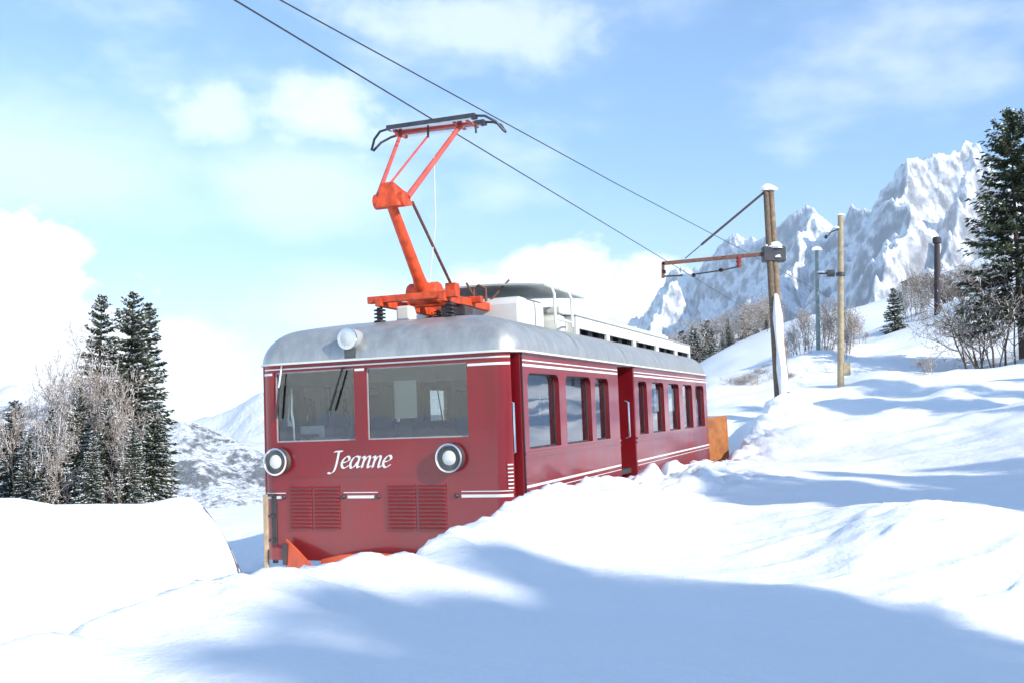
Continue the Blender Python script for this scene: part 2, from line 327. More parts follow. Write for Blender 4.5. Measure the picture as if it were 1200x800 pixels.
def rbf(x, y):
    sh = x.shape; x = x.ravel(); y = y.ravel(); out = np.empty_like(x)
    rad = np.sqrt((x - WC[0]) ** 2 + (y - WC[1]) ** 2); wx, wy = warp(x, y)
    for i in range(0, len(x), 20000):
        a = wx[i:i+20000]; b = wy[i:i+20000]
        out[i:i+20000] = phi((a[:, None] - cx) ** 2 + (b[:, None] - cyy) ** 2) @ _W[:nC] + _W[nC] + _W[nC+1] * a + _W[nC+2] * b
    return (out * (1 + rad / 14)).reshape(sh)
def ground(x, y):
    x = np.asarray(x, float); y = np.asarray(y, float)
    z = rbf(x, y)
    rad = np.sqrt(x * x + (y - 10) ** 2); far = 1 + rad / 40
    z = z + .07 * fbm(x * .45 / far ** .5, y * .45 / far ** .5, 4) * far ** .6
    # old drifts and terraces on the open slope
    sl_ = ss(13, 20, y) * ss(3, 6, x) * (1 - ss(70, 110, y)); z = z + sl_ * (.30 * fbm(x * .16 + y * .05, y * .30 - x * .12, 4, .5) + .16 * (ridged(x * .10 + 3, y * .22 - x * .10, 3) - .9))
    # position along and across the track
    du = (x - O3[0]) * TX[0] + (y - O3[1]) * TX[1]; dv = (x - O3[0]) * TY[0] + (y - O3[1]) * TY[1]
    hl = TX[0] ** 2 + TX[1] ** 2; du = du / hl ** .5; dv = dv / hl ** .5
    # broken lumps thrown up by the plough along both banks, most near the railcar's flank
    bank = np.exp(-((du - .75) / .45) ** 2) * ss(-3.5, 1.5, dv) * (1 - ss(13, 16, dv)) + .5 * np.exp(-((du - .6) / .25) ** 2)
    lump = np.sqrt(np.abs(fbm(x * 1.7 + 4, y * 1.7, 4, .5)) + .01) - .45
    z = z + bank * lump * .15
    cl = np.exp(-(((du - 1.0) / .8) ** 2 + ((dv - 2.9) / .9) ** 2)); z = z + cl * (.03 + .22 * (np.sqrt(np.abs(fbm(x * 2.3, y * 2.3 + 9, 4, .55)) + .01) - .3))
    # wind ripples on the mound at the right
    mm = np.exp(-(((x - 3.0) / 1.3) ** 2 + ((y - 6.6) / 1.4) ** 2)); z = z + mm * (.05 + .06 * ridged(x * .9 + y * .5, y * 2.2 - x * 1.3, 4))
    # the ploughed cutting
    fl = O3[2] - 2.36 + (dv * TY[2]) + du * TX[2]
    low = O3[2] - 2.22 + dv * TY[2] + du * TX[2] + .05 * fbm(x * .9, y * .9, 3); lw = ss(-.2, .5, dv - .75 * np.clip(-du - 2.8, 0, 2.2) + .12 * fbm(x * .7, y * .7, 3)) * (1 - ss(10, 16, dv)) * ss(2.5, 2.75, -du) * (1 - ss(6, 9, -du))
    z = z + (np.minimum(z, low) - z) * lw
    nz = .16 * fbm(x * .8 + 3, y * .8, 4)
    endw = 1 - ss(11.6, 13.4, dv + nz)
    rt = ss(.14, .52, du + nz * .7); lf = ss(.12, .62, -(du + 2.6) + nz); wall = np.maximum(rt, lf); wall = 1 - (1 - wall) * endw
    z = np.where(z > fl, fl + (z - fl) * wall, z)
    return np.clip(z, -230, 150)
def gz(x, y): return float(ground(np.array([x]), np.array([y]))[0])
def graded(lo, a, b, hi, step, g=1.06):
    xs = list(np.arange(a, b, step)); s = step; x = xs[-1]
    while x < hi: s *= g; x += s; xs.append(x)
    s = step; x = a; left = []
    while x > lo: s *= g; x -= s; left.append(x)
    return np.array(left[::-1] + xs)
gx = graded(-1500, -8.5, 9, 1500, .05, 1.045); gy = graded(-600, 2.4, 14, 900, .05, 1.035)
GX, GY = np.meshgrid(gx, gy); GZ = ground(GX, GY)
def grid_mesh(name, X, Y, Z):
    ny, nx = X.shape; me = bpy.data.meshes.new(name)
    idx = np.arange(ny * nx).reshape(ny, nx)
    q = np.stack([idx[:-1, :-1], idx[:-1, 1:], idx[1:, 1:], idx[1:, :-1]], -1).reshape(-1, 4)
    me.vertices.add(ny * nx); me.vertices.foreach_set('co', np.stack([X, Y, Z], -1).astype(np.float32).ravel())
    me.loops.add(q.size); me.loops.foreach_set('vertex_index', q.astype(np.int32).ravel())
    me.polygons.add(len(q)); me.polygons.foreach_set('loop_start', np.arange(0, q.size, 4, dtype=np.int32)); me.polygons.foreach_set('loop_total', np.full(len(q), 4, dtype=np.int32))
    me.update(calc_edges=True); me.validate(); me.polygons.foreach_set('use_smooth', np.ones(len(q), dtype=bool)); return me
print('ground quads', GX.size)
tag(link_mesh('snow_ground', grid_mesh('snow_ground', GX, GY, GZ), M['snow']), kind='structure')

# ------------------------------------------------------------------ mountains
def mountain_mat(name, rock0, rock1, lo, hi, scale):
    m, t, b = new_mat(name)
    g = t.nodes.new('ShaderNodeNewGeometry'); sp = t.nodes.new('ShaderNodeSeparateXYZ'); t.links.new(g.outputs['Normal'], sp.inputs[0])
    n = t.nodes.new('ShaderNodeTexNoise'); n.inputs['Scale'].default_value = scale; n.inputs['Detail'].default_value = 9; n.inputs['Roughness'].default_value = .65; t.links.new(g.outputs['Position'], n.inputs['Vector'])
    a = t.nodes.new('ShaderNodeMath'); a.operation = 'MULTIPLY_ADD'; t.links.new(n.outputs['Fac'], a.inputs[0]); a.inputs[1].default_value = .75; t.links.new(sp.outputs['Z'], a.inputs[2])
    mr = t.nodes.new('ShaderNodeMapRange'); mr.interpolation_type = 'SMOOTHSTEP'; t.links.new(a.outputs[0], mr.inputs['Value']); mr.inputs['From Min'].default_value = lo; mr.inputs['From Max'].default_value = hi
    n2 = t.nodes.new('ShaderNodeTexNoise'); n2.inputs['Scale'].default_value = scale * 2.7; n2.inputs['Detail'].default_value = 6; t.links.new(g.outputs['Position'], n2.inputs['Vector'])
    r = t.nodes.new('ShaderNodeMix'); r.data_type = 'RGBA'; t.links.new(n2.outputs['Fac'], r.inputs['Factor']); r.inputs[6].default_value = rock0 + (1,); r.inputs[7].default_value = rock1 + (1,)
    mx = t.nodes.new('ShaderNodeMix'); mx.data_type = 'RGBA'; t.links.new(mr.outputs[0], mx.inputs['Factor']); t.links.new(r.outputs[2], mx.inputs[6]); mx.inputs[7].default_value = (.86, .87, .89, 1)
    t.links.new(mx.outputs[2], b.inputs['Base Color']); b.inputs['Roughness'].default_value = .85; b.inputs['Specular IOR Level'].default_value = .15
    bp = t.nodes.new('ShaderNodeBump'); bp.inputs['Strength'].default_value = .6; bp.inputs['Distance'].default_value = 14; t.links.new(n2.outputs['Fac'], bp.inputs['Height']); t.links.new(bp.outputs[0], b.inputs['Normal'])
    return m
M['alp'] = mountain_mat('alpine_rock_and_snow', (.17, .165, .18), (.32, .31, .32), .60, .95, .02)
def ridge_field(X, Y, ridges, k):
    z = np.full(X.shape, -1e9)
    for P in ridges:
        P = np.array(P)
        for a, b in zip(P[:-1], P[1:]):
            d = b[:2] - a[:2]; L2 = d @ d; t = np.clip(((X - a[0]) * d[0] + (Y - a[1]) * d[1]) / L2, 0, 1)
            dist = np.sqrt((X - a[0] - t * d[0]) ** 2 + (Y - a[1] - t * d[1]) ** 2)
            z = np.maximum(z, a[2] + (b[2] - a[2]) * t - k * dist)
    return z
# far left-hand range, then the tall aiguille with spurs that run down towards the viewer
back = [at(*q) for q in [(640,400,5300),(690,386,5100),(735,370,4900),(775,342,4700),(800,306,4550),(840,296,4400),(868,284,4250),(900,280,4100),(932,250,3900),(948,248,3850),(975,266,3700),(1000,248,3550),(1030,248,3400),(1050,250,3250)]]
main = [at(*q) for q in [(1000,285,3350),(1024,250,3200),(1046,212,3080),(1066,176,3000),(1084,160,3000),(1104,164,3000),(1130,168,3000),(1156,176,3000),(1174,196,3000),(1205,245,3000),(1260,270,3000),(1330,300,3000)]]
spur1 = [at(1078,162,3000), at(1062,212,2850), at(1046,252,2680), at(1036,296,2480), at(1030,336,2280), at(1005,395,2000)]
spur2 = [at(1130,168,3000), at(1122,235,2800), at(1112,272,2640), at(1106,330,2400), at(1106,390,2150)]
spur3 = [at(1168,190,3000), at(1178,260,2750), at(1190,320,2450), at(1200,400,2150)]
spur0 = [at(948,248,3850), at(925,310,3500), at(890,370,3100)]
spurL = [at(800,306,4550), at(775,350,4150), at(735,395,3700)]
spurM = [at(1010,248,3500), at(985,305,3200), at(955,365,2850)]
mx_ = np.linspace(-300, 2000, 600); my_ = np.linspace(1750, 5600, 520)
X, Y = np.meshgrid(mx_, my_)
wx = X + 45 * fbm(X / 210, Y / 210, 5, .55); wy = Y + 45 * fbm(X / 210 + 7, Y / 210 + 3, 5, .55)
Zm = np.maximum(ridge_field(wx, wy, [main], 1.7), np.maximum(ridge_field(wx, wy, [spur1, spur2, spur3], 1.7), ridge_field(wx, wy, [back, spur0, spurL, spurM], 1.4)))
Zm = np.maximum(Zm, 60 + .1 * (Y - 1700))
amp = ss(100, 450, Zm)
Zm = Zm + amp * (70 * (ridged(X / 300 + 2 + Y / 900, Y / 600, 7, .5) - 1.25) + 16 * fbm(X / 110, Y / 150, 5, .6) + 9 * (ridged(X / 70, Y / 110 + 5, 4, .5) - 1.2))
tag(link_mesh('mountain', grid_mesh('mountain', X, Y, Zm), M['alp']), kind='structure')
# hazy wooded hillside and far snowy mountain across the valley at the left
M['valley'] = mountain_mat('wooded_snow_slope', (.10, .11, .12), (.22, .22, .22), 1.16, 1.36, .11)
hillp = [at(-200,470,1250), at(60,480,1250), at(150,487,1230), at(215,497,1200), at(250,508,1200), at(285,532,1200), at(330,556,1200), at(480,590,1200)]
X, Y = np.meshgrid(np.linspace(-1500, 200, 240), np.linspace(500, 1500, 150))
Zv = np.maximum(ridge_field(X + 25*fbm(X/90, Y/90, 3), Y, [hillp], .42), -220.) + 14 * fbm(X / 120, Y / 120, 5)
tag(link_mesh('valley_hillside', grid_mesh('valley_hillside', X, Y, Zv), M['valley']), kind='structure')
farp = [at(-300,440,4200), at(0,455,4200), at(120,462,4200), at(200,488,4200), at(255,484,4200), at(290,471,4200), at(330,462,4200), at(420,470,4200), at(560,450,4200), at(700,420,4200)]
X, Y = np.meshgrid(np.linspace(-3600, 900, 260), np.linspace(3000, 5200, 120))
Zf = np.maximum(ridge_field(X + 60*fbm(X/260, Y/260, 3), Y, [farp], .55), -220.) + 40 * fbm(X / 300, Y / 300, 5)
tag(link_mesh('mountain', grid_mesh('mountain', X, Y, Zf), M['alp']), kind='structure')
vx, vy = np.meshgrid(np.linspace(-5000, 5000, 40), np.linspace(-3000, 6000, 40))
tag(link_mesh('valley_floor', grid_mesh('valley_floor', vx, vy, np.full(vx.shape, -225.) ), M['snow']), kind='structure')

# ------------------------------------------------------------------ railcar
BASE = np.array([-1.3, 4.87, -1.87])
train = empty('railcar', (0, 0, 0))
Mt = Matrix.Identity(4); bw = car(*BASE)
for i in range(3):
    Mt[i][0] = TX[i]; Mt[i][1] = TY[i]; Mt[i][2] = TZ[i]; Mt[i][3] = bw[i]
train.matrix_world = Mt
tag(train, 'crimson mountain railcar with silver roof and raised orange pantograph, halted in a snow cutting', 'railcar')
T = lambda: MB(BASE)
LEN, WID, RC, BOT = 9.75, 2.695, .20, -1.87
UC = -WID / 2
# plan outline of the cab front, as arc length s measured along the front: s=0 at car centre
def outline(s):                               # returns point (u,v) and outward normal (nu,nv)
    half = WID / 2 - RC; sg = 1 if s >= 0 else -1; a = abs(s)
    if a <= half: return (UC + s, 0), (0, -1)
    t = (a - half) / RC
    if t <= math.pi / 2: return (UC + sg * (half + RC * math.sin(t)), RC - RC * math.cos(t)), (sg * math.sin(t), -math.cos(t))
    return (UC + sg * WID / 2, RC + (a - half - RC * math.pi / 2)), (sg, 0)
def f_front(s, w, d):                         # d = inward depth
    (u, v), (nu, nv) = outline(s); return (u - nu * d, v - nv * d, w)
def f_right(v, w, d): return (-d, v, w)
def f_left(v, w, d): return (-WID + d, v, w)
def f_rear(u, w, d): return (u, LEN - d, w)
def panel(mb, fn, ss_, ws, holes, th, flip=False):
    ss_ = sorted(set(round(x, 4) for x in ss_)); ws = sorted(set(round(x, 4) for x in ws))
    solid = lambda i, j: 0 <= i < len(ss_)-1 and 0 <= j < len(ws)-1 and not any(h[0]-1e-5 <= ss_[i] and ss_[i+1] <= h[1]+1e-5 and h[2]-1e-5 <= ws[j] and ws[j+1] <= h[3]+1e-5 for h in holes)
    V = []; ix = {}
    def vid(i, j, k):
        if (i, j, k) not in ix: ix[(i, j, k)] = len(V); V.append(fn(ss_[i], ws[j], th * k))
        return ix[(i, j, k)]
    Fs = []
    def put(*q): Fs.append(tuple(reversed(q)) if flip else tuple(q))
    for i in range(len(ss_)-1):
        for j in range(len(ws)-1):
            if not solid(i, j): continue
            put(vid(i,j,0), vid(i+1,j,0), vid(i+1,j+1,0), vid(i,j+1,0)); put(vid(i,j,1), vid(i,j+1,1), vid(i+1,j+1,1), vid(i+1,j,1))
            if not solid(i-1, j): put(vid(i,j,0), vid(i,j+1,0), vid(i,j+1,1), vid(i,j,1))
            if not solid(i+1, j): put(vid(i+1,j,0), vid(i+1,j,1), vid(i+1,j+1,1), vid(i+1,j+1,0))
            if not solid(i, j-1): put(vid(i,j,0), vid(i,j,1), vid(i+1,j,1), vid(i+1,j,0))
            if not solid(i, j+1): put(vid(i,j+1,0), vid(i+1,j+1,0), vid(i+1,j+1,1), vid(i,j+1,1))
    mb.add(V, Fs); return mb
def strip(fn, s0, s1, w0, w1, proud, n=1): # thin raised band on a wall
    mb = T(); panel(mb, lambda s, w, d: fn(s, w, -proud + d * 1.0), list(np.linspace(s0, s1, n + 1)), [w0, w1], [], proud - .0005 if proud > .001 else .001); return mb
half = WID / 2 - RC; SE = half + RC * R(50)   # cab shell ends half way round each corner
arc = [half + RC * R(x) for x in range(0, 51, 10)]
FH = [(-2.484-UC, -1.604-UC, -.748, -.072), (-1.480-UC, -.446-UC, -.748, -.078)]   # the two windscreens, as (s0,s1,w0,w1)
mb = T(); panel(mb, f_front, [-a for a in arc] + arc + [h for H in FH for h in H[:2]], [BOT, -1.08, .02] + [h for H in FH for h in H[2:]], FH, .06)
mb.build('front_wall', M['red'], train, True)
strip(f_front, -SE+.01, SE-.01, -1.088, -1.076, .004, 40).build('body_seam', M['red'], train)
# white lining of the front
strip(f_front, -SE+.005, SE-.005, -.050, -.037, .003, 40).build('lining_stripe', M['white'], train)
for a, b in ((-SE+.005, FH[0][0]-.02), (FH[0][1]+.012, FH[1][0]-.012), (FH[1][1]+.01, SE-.005)):
    strip(f_front, a, b, -.115 if b > .5 else -.100, -.092 if b > .5 else -.078, .0032, 14).build('lining_stripe', M['white'], train)
for a, b in ((-SE+.02, -2.417-UC), (-1.700-UC, -1.420-UC), (-.535-UC, SE-.02)):
    strip(f_front, a, b, -1.288, -1.262, .0035, 14).build('lining_stripe', M['white'], train)
    strip(f_front, a-.04*(b < 1), b+.04*(b < 1), -1.238, -1.230, .0035, 14).build('lining_stripe', M['white'], train)
for u in (-2.40, -1.745, -1.375, -.585):
    T().lathe((u, .002, -1.272), (0, -1, 0), [(.022, 0), (.022, .012), (.012, .022), (0, .022)], 12).build('socket', M['dark'], train)
# windscreens: rubber frame and pane
def window(name, fn, s0, s1, w0, w1, depth, fw, fmat, flip=False, gmat='glass'):
    o = panel(T(), fn, [s0-.012, s0+fw, s1-fw, s1+.012], [w0-.012, w0+fw, w1-fw, w1+.012], [(s0+fw, s1-fw, w0+fw, w1-fw)], .012, flip)
    o.v = [tuple(p) for p in o.v]
    win = o.build(name, fmat, train)
    g = T(); a = [fn(s, w, .008) for s, w in ((s0, w0), (s1, w0), (s1, w1), (s0, w1))]; g.add(a, [(0, 1, 2, 3) if not flip else (3, 2, 1, 0)]); g.build('pane', M[gmat], win)
    return win
for (s0, s1, w0, w1) in FH:
    window('windscreen', lambda s, w, d: f_front(s, w, d + .028), s0, s1, w0, w1, .03, .012, M['grey'], False, 'screen')
# side walls: section with three windows, door recess, section with five windows
V_A0, V_A1, V_B0 = .215, 3.60, 4.42
HA = [(.37, 1.30), (1.52, 2.43), (2.60, 3.17)]; HB = [(4.62, 5.13), (5.42, 6.20), (6.50, 7.30), (7.60, 8.38), (8.68, 9.45)]
WB, WT = -.885, -.185
def corner_piece(fn, sx, cx_, th):            # rounds one upper corner of a side window
    mb = T(); r = .09
    pts = [(sx, WT), (sx, WT - r)] + [(sx + cx_ * r * (1 - math.cos(R(a))), WT - r + r * math.sin(R(a))) for a in range(15, 91, 15)]
    n = len(pts); vs = [fn(s, w, .0008) for s, w in pts] + [fn(s, w, th - .001) for s, w in pts]
    return mb.add(vs, [tuple(range(n)), tuple(range(2*n-1, n-1, -1))] + [(i, (i+1) % n, n+(i+1) % n, n+i) for i in range(n)])
for side, fn, flip in (('right', f_right, False), ('left', f_left, True)):
    for (a, b, HS) in ((V_A0, V_A1, HA), (V_B0, LEN, HB)):
        holes = [(h[0], h[1], WB, WT) for h in HS]
        o = panel(T(), fn, [a, b] + [x for h in HS for x in h], [BOT, WB, WT, .02], holes, .07, flip).build('side_wall', M['red'], train)
        lf = lambda s, w, d, fn=fn: fn(s, w, d + .073)
        panel(T(), lf, [a + .01, b - .08] + [x for h in HS for x in h], [-1.29, WB, WT, -.005], holes, .015, flip).build('inner_lining', M['offwhite'], train)
        for h in HS:
            w_ = window('side_window', lambda s, w, d, fn=fn: fn(s, w, d + .05), h[0], h[1], WB, WT, .05, .014, M['dark'], flip, 'glass' if side == 'right' else 'screen')
            for sx_, cx_ in ((h[0], 1), (h[1], -1)): corner_piece(fn, sx_, cx_, .07).build('window_corner', M['red'], o)
        strip(fn, a + .005, b - .005, -.078, -.066, .003).build('lining_stripe', M['white'], train)
        strip(fn, a + .005, b - .005, -.128, -.104, .003).build('lining_stripe', M['white'], train)
        strip(fn, a + .005, b - .005, -1.232, -1.208, .003).build('lining_stripe', M['white'], train)
        strip(fn, a + .005, b - .005, -1.276, -1.268, .003).build('lining_stripe', M['white'], train)
        strip(fn, a + .004, b - .004, -.935, -.912, .016).build('belt_moulding', M['red'], train)
        strip(fn, a + .004, b - .004, -.985, -.968, .012).build('belt_moulding', M['red'], train)
        strip(fn, a + .004, b - .004, -.02, .0, .014).build('belt_moulding', M['red'], train)
    X0, X1 = (-.34, 0) if side == 'right' else (-WID, -WID + .10)
    for v0, v1 in ((V_A0 - .03, V_A0 + .0), (V_A1 - .0, V_A1 + .03), (V_B0 - .03, V_B0 + .0)):  # returns of the recesses
        T().box((X0 + .002, v0 + .001, BOT + .01), (X1 - .004, v1 - .001, .018)).build('recess_wall', M['red'], train)
    xd = X0 if side == 'right' else X1
    for v0, v1, nm in ((.04, V_A0 - .03, 'cab_door'), (V_A1 + .03, V_B0 - .03, 'passenger_door')):
        fd = (lambda s, w, d: (-.30 - d, s, w)) if side == 'right' else (lambda s, w, d: (-WID + .06 + d, s, w))
        mm_ = .035 if nm == 'cab_door' else .12
        hole = [(v0 + mm_, v1 - mm_, -.82, -.2)]
        d_ = panel(T(), fd, [v0, v1, v0 + mm_, v1 - mm_], [BOT + .01, -.82, -.2, .015], hole, .04, flip).build(nm, M['red'], train)
        g = T(); g.add([fd(s, w, .02) for s, w in ((v0+mm_, -.82), (v1-mm_, -.82), (v1-mm_, -.2), (v0+mm_, -.2))], [(0, 1, 2, 3)]); g.build('pane', M['glass'], d_)
    sx = 1 if side == 'right' else -1; ux = 0 if side == 'right' else -WID
    # handrails beside the doors
    for v, inset in ((4.28, -.05), (.10, -.045)):
        hr = T(); uu = ux + sx * inset; hr.tube([(uu - sx*.05, v, -.44), (uu, v, -.46), (uu, v, -.90), (uu - sx*.05, v, -.92)], .013, 8)
        hr.build('handrail', M['chrome'], train, True)
    T().box((min(ux, ux + sx*.006), V_A0 - .002, BOT + .02), (max(ux, ux + sx*.006) , V_A0 + .022, .01)).build('door_edge_seal', M['black'], train)
# corner grille slats on the right-hand cab corner
cg = strip(f_front, half + RC * R(30), half + RC * R(48), -1.23, -.98, .004, 4).build('corner_grille', M['red'], train)
for k in range(7):
    strip(f_front, half + RC * R(32), half + RC * R(46), -1.215 + k * .034, -1.203 + k * .034, .010, 4).build('slat', M['offwhite'], cg)
# rear wall, floor, underframe, running gear
panel(T(), f_rear, [-WID + .03, -.03, -2.2, -1.45, -1.15, -.4], [BOT, -.88, -.19, .02], [(-2.2, -1.45, -.88, -.19), (-1.15, -.4, -.88, -.19)], .06, True).build('rear_wall', M['red'], train)
for a, b in ((-2.2, -1.45), (-1.15, -.4)): window('rear_window', lambda s, w, d: f_rear(s, w, d + .03), a, b, -.88, -.19, .03, .014, M['dark'], True)
T().box((-2.52, .08, -1.36), (-.08, LEN - .07, -1.30)).build('floor', M['dark'], train)
T().box((-2.3, .5, -1.86), (-.3, LEN - .5, -1.37)).build('underframe', M['dark'], train)
for v in (1.9, 2.9, 6.9, 7.9):
    ws_ = T(); ws_.tube([(-2.1, v, -2.0), (-.5, v, -2.0)], .05, 10); ax = ws_.build('axle', M['dark'], train)
    for u in (-1.85, -.75): T().lathe((u - .05, v, -2.0), (1, 0, 0), [(.30, 0), (.30, .1), (.1, .12), (0, .12)], 28).build('wheel', M['dark'], ax)
# roof
def rr_ring(a, ov):
    u0, u1, v0, v1 = -WID - ov + a, ov - a, -ov + a, LEN + ov - a; r = max(.28 - a * .8, .02); pts = []
    for (cxx, cyx, t0) in ((u1 - r, v0 + r, -90), (u1 - r, v1 - r, 0), (u0 + r, v1 - r, 90), (u0 + r, v0 + r, 180)):
        for k in range(11): t = R(t0 + 9 * k); pts.append((cxx + r * math.cos(t), cyx + r * math.sin(t)))
    return pts
def roof_h(a): 
    e = min(a / .30, 1); return .245 * math.sqrt(max(0, 1 - (1 - e) ** 2.2)) + .20 * (1 - (1 - min(a, 1.3) / 1.3) ** 2)
V = []; Fc = []; insets = [0, .004, .012, .025, .045, .075, .11, .15, .2, .26, .33, .42, .55, .7, .9, 1.1, 1.28]; NP = 44
for a in insets:
    for (u, v) in rr_ring(a, .03): V.append((u, v, .012 + roof_h(a)))
for i in range(len(insets) - 1):
    for k in range(NP): Fc.append((i*NP+k, i*NP+(k+1) % NP, (i+1)*NP+(k+1) % NP, (i+1)*NP+k))
Fc.append(tuple((len(insets)-1)*NP+k for k in range(NP)))
roof = T().add(V, Fc).build('roof', M['alu'], train, True)
def ring_band(ov0, ov1, w0, w1):
    a = rr_ring(0, ov0); b = rr_ring(0, ov1); n = len(a); m = T()
    vs = [(u, v, w0) for u, v in b] + [(u, v, w0) for u, v in a] + [(u, v, w1) for u, v in a] + [(u, v, w1) for u, v in b]
    m.add(vs, [(j*n+k, j*n+(k+1) % n, ((j+1) % 4)*n+(k+1) % n, ((j+1) % 4)*n+k) for j in range(4) for k in range(n)]); return m
ring_band(.042, -.06, -.004, .014).build('drip_rail', M['offwhite'], roof)
T().add([(u, v, .0) for u, v in rr_ring(.05, .0)], [tuple(range(NP - 1, -1, -1))]).build('ceiling', M['interior'], roof)
for v in (2.0, 4.0, 6.0, 8.0):                # roof sheet seams
    m = T(); pr = [(0.0, .012)] + [(a, .014 + roof_h(a)) for a in insets[1:]]
    pts = [(.03 - a, w) for a, w in pr] + [(-WID - .03 + a, w) for a, w in reversed(pr)]
    m.add([(u, v - .01, w + .004) for u, w in pts] + [(u, v + .01, w + .004) for u, w in pts], [(i, i+1, len(pts)+i+1, len(pts)+i) for i in range(len(pts)-1)]); m.build('roof_seam', M['alu'], roof)

# headlights
for u in (-2.44, -.615):
    hl = T().lathe((u, .01, -.93), (0, -1, 0), [(.128, 0), (.128, .05), (.118, .075), (.118, .06)], 32).build('headlight', M['housing'], train, True)
    T().lathe((u, -.055, -.93), (0, -1, 0), [(.112, 0), (.131, 0), (.135, .012), (.131, .028), (.116, .032), (.110, .024), (.108, .005)], 36).build('rim', M['chrome'], hl, True)
    T().lathe((u, -.035, -.93), (0, -1, 0), [(.117, 0), (.117, .022), (.085, .032), (.068, .030)], 32).build('reflector', M['housing'], hl, True)
    T().lathe((u, -.05, -.93), (0, -1, 0), [(.068, 0), (.066, .02), (.045, .032), (.02, .038), (0, .039)], 28).build('lens', M['reflector'], hl, True)
# lamp on the roof front
rl = T().lathe((-1.62, .14, .20), (0, -1, 0), [(.05, 0), (.092, .05), (.098, .16), (.098, .21), (.088, .215)], 28).build('roof_lamp', M['grey'], train, True)
T().lathe((-1.62, -.06, .20), (0, -1, 0), [(.086, 0), (.10, .0), (.103, .012), (.10, .024), (.088, .026)], 28).build('rim', M['chrome'], rl, True)
T().lathe((-1.62, -.065, .20), (0, -1, 0), [(.090, 0), (.086, .012), (.05, .03), (0, .036)], 28).build('lens', M['lensgrey'], rl, True)
T().box((-1.68, -.03, .02), (-1.56, .10, .11)).build('bracket', M['housing'], rl)

# louvre panels of the front
slat = T(); sl_me = {}
for (u0, u1) in ((-2.322, -2.095), (-2.055, -1.79), (-1.27, -1.0), (-.96, -.69)):
    lp = T().box((u0 - .008, -.005, -1.585), (u1 + .008, .003, -1.155)).build('louvre_panel', M['red'], train)
    wkey = round(u1 - u0, 3)
    if wkey not in sl_me:
        w_ = u1 - u0; m = MB(); m.add([(0, 0, .0), (w_, 0, .0), (w_, -.017, -.014), (0, -.017, -.014), (0, 0, -.018), (w_, 0, -.018)], [(0, 3, 2, 1), (3, 4, 5, 2), (0, 4, 3), (1, 2, 5)]); me = m.mesh('slat'); me.materials.append(M['red']); sl_me[wkey] = me
    for k in range(12):
        o = link_mesh('slat', sl_me[wkey], None, lp); o.location = Vector((u0, -.0055, -1.172 - k * .0345)) - Vector(BASE)

# name in white italic lettering
def catmull(P, n=9):
    P = [np.array(p, float) for p in P]; P = [2*P[0]-P[1]] + P + [2*P[-1]-P[-2]]; out = []
    for i in range(1, len(P) - 2):
        for k in range(n):
            t = k / n; out.append(.5*((2*P[i]) + (P[i+1]-P[i-1])*t + (2*P[i-1]-5*P[i]+4*P[i+1]-P[i+2])*t*t + (3*P[i]-P[i-1]-3*P[i+1]+P[i+2])*t**3))
    return out + [P[-2]]
G = {'J': [[(.05, 1.42), (.35, 1.46), (.75, 1.46)], [(.45, 1.46), (.44, .8), (.40, .1), (.28, -.30), (.05, -.44), (-.16, -.36)]],
     'e': [[(.08, .48), (.35, .52), (.60, .72), (.50, .98), (.28, .95), (.06, .60), (.06, .25), (.22, .02), (.42, .04), (.64, .24)]],
     'a': [[(.66, .90), (.45, 1.0), (.20, .85), (.04, .45), (.08, .10), (.22, .0), (.42, .18), (.60, .55)], [(.70, 1.0), (.66, .6), (.62, .2), (.70, .02), (.88, .18)]],
     'n': [[(-.02, .82), (.10, .98), (.17, .85), (.15, .5), (.10, .0)], [(.14, .45), (.32, .85), (.52, .99), (.62, .85), (.58, .45), (.56, .12), (.64, .0), (.82, .18)]]}
adv = {'J': .82, 'e': .72, 'a': .92, 'n': .86}
XH = .108; nib = np.array([math.cos(R(28)), math.sin(R(28))]) * .085
word = 'Jeanne'; tot = sum(adv[c] for c in word); penx = 0.0; sc = .665 / (tot * XH + .02)
for ch in word:
    mb = T(); q = 0
    for st in G[ch]:
        P = catmull(st); P = [np.array([p[0] + .20 * p[1], p[1]]) for p in P]
        prev = None
        for i in range(len(P) - 1):
            a, b = P[i], P[i+1]; d = b - a; d = d / (np.linalg.norm(d) + 1e-9); nn = np.array([-d[1], d[0]])
            if i == 0: h0 = nib if nib @ nn > 0 else -nib; h0 = h0 + nn * .022
            h1 = (nib if nib @ nn > 0 else -nib) + nn * .022
            quad = [a - h0, b - h1, b + h1, a + h0]; q += 1
            pts = []
            for p in quad:
                pts.append((-1.875 + (penx + p[0]) * XH * sc, -.0035 - .00002 * q, -1.005 + p[1] * XH))
            mb.add(pts, [(0, 1, 2, 3)]); h0 = h1
    mb.build('letter', M['white'], train); penx += adv[ch]

# wipers
def wiper(p, q, r, mat, bmat):
    w_ = T().tube([p, q], .009, 6).build('wiper', mat, train)
    d = np.array(q) - np.array(p); T().beam(np.array(q) - d * .12 + np.array([0, .004, 0]), r, .012, .02).build('wiper_blade', bmat, w_)
wiper((-1.71, -.012, -.055), (-1.80, -.02, -.30), (-1.86, -.02, -.46), M['black'], M['black'])
wiper((-2.385, -.012, -.01), (-2.42, -.02, -.22), (-2.455, -.02, -.52), M['white'], M['dark'])
T().tube([(-.80, .10, -.15), (-.78, .08, -.3), (-.72, .06, -.62)], .006, 6).build('wiper_rod', M['dark'], train)

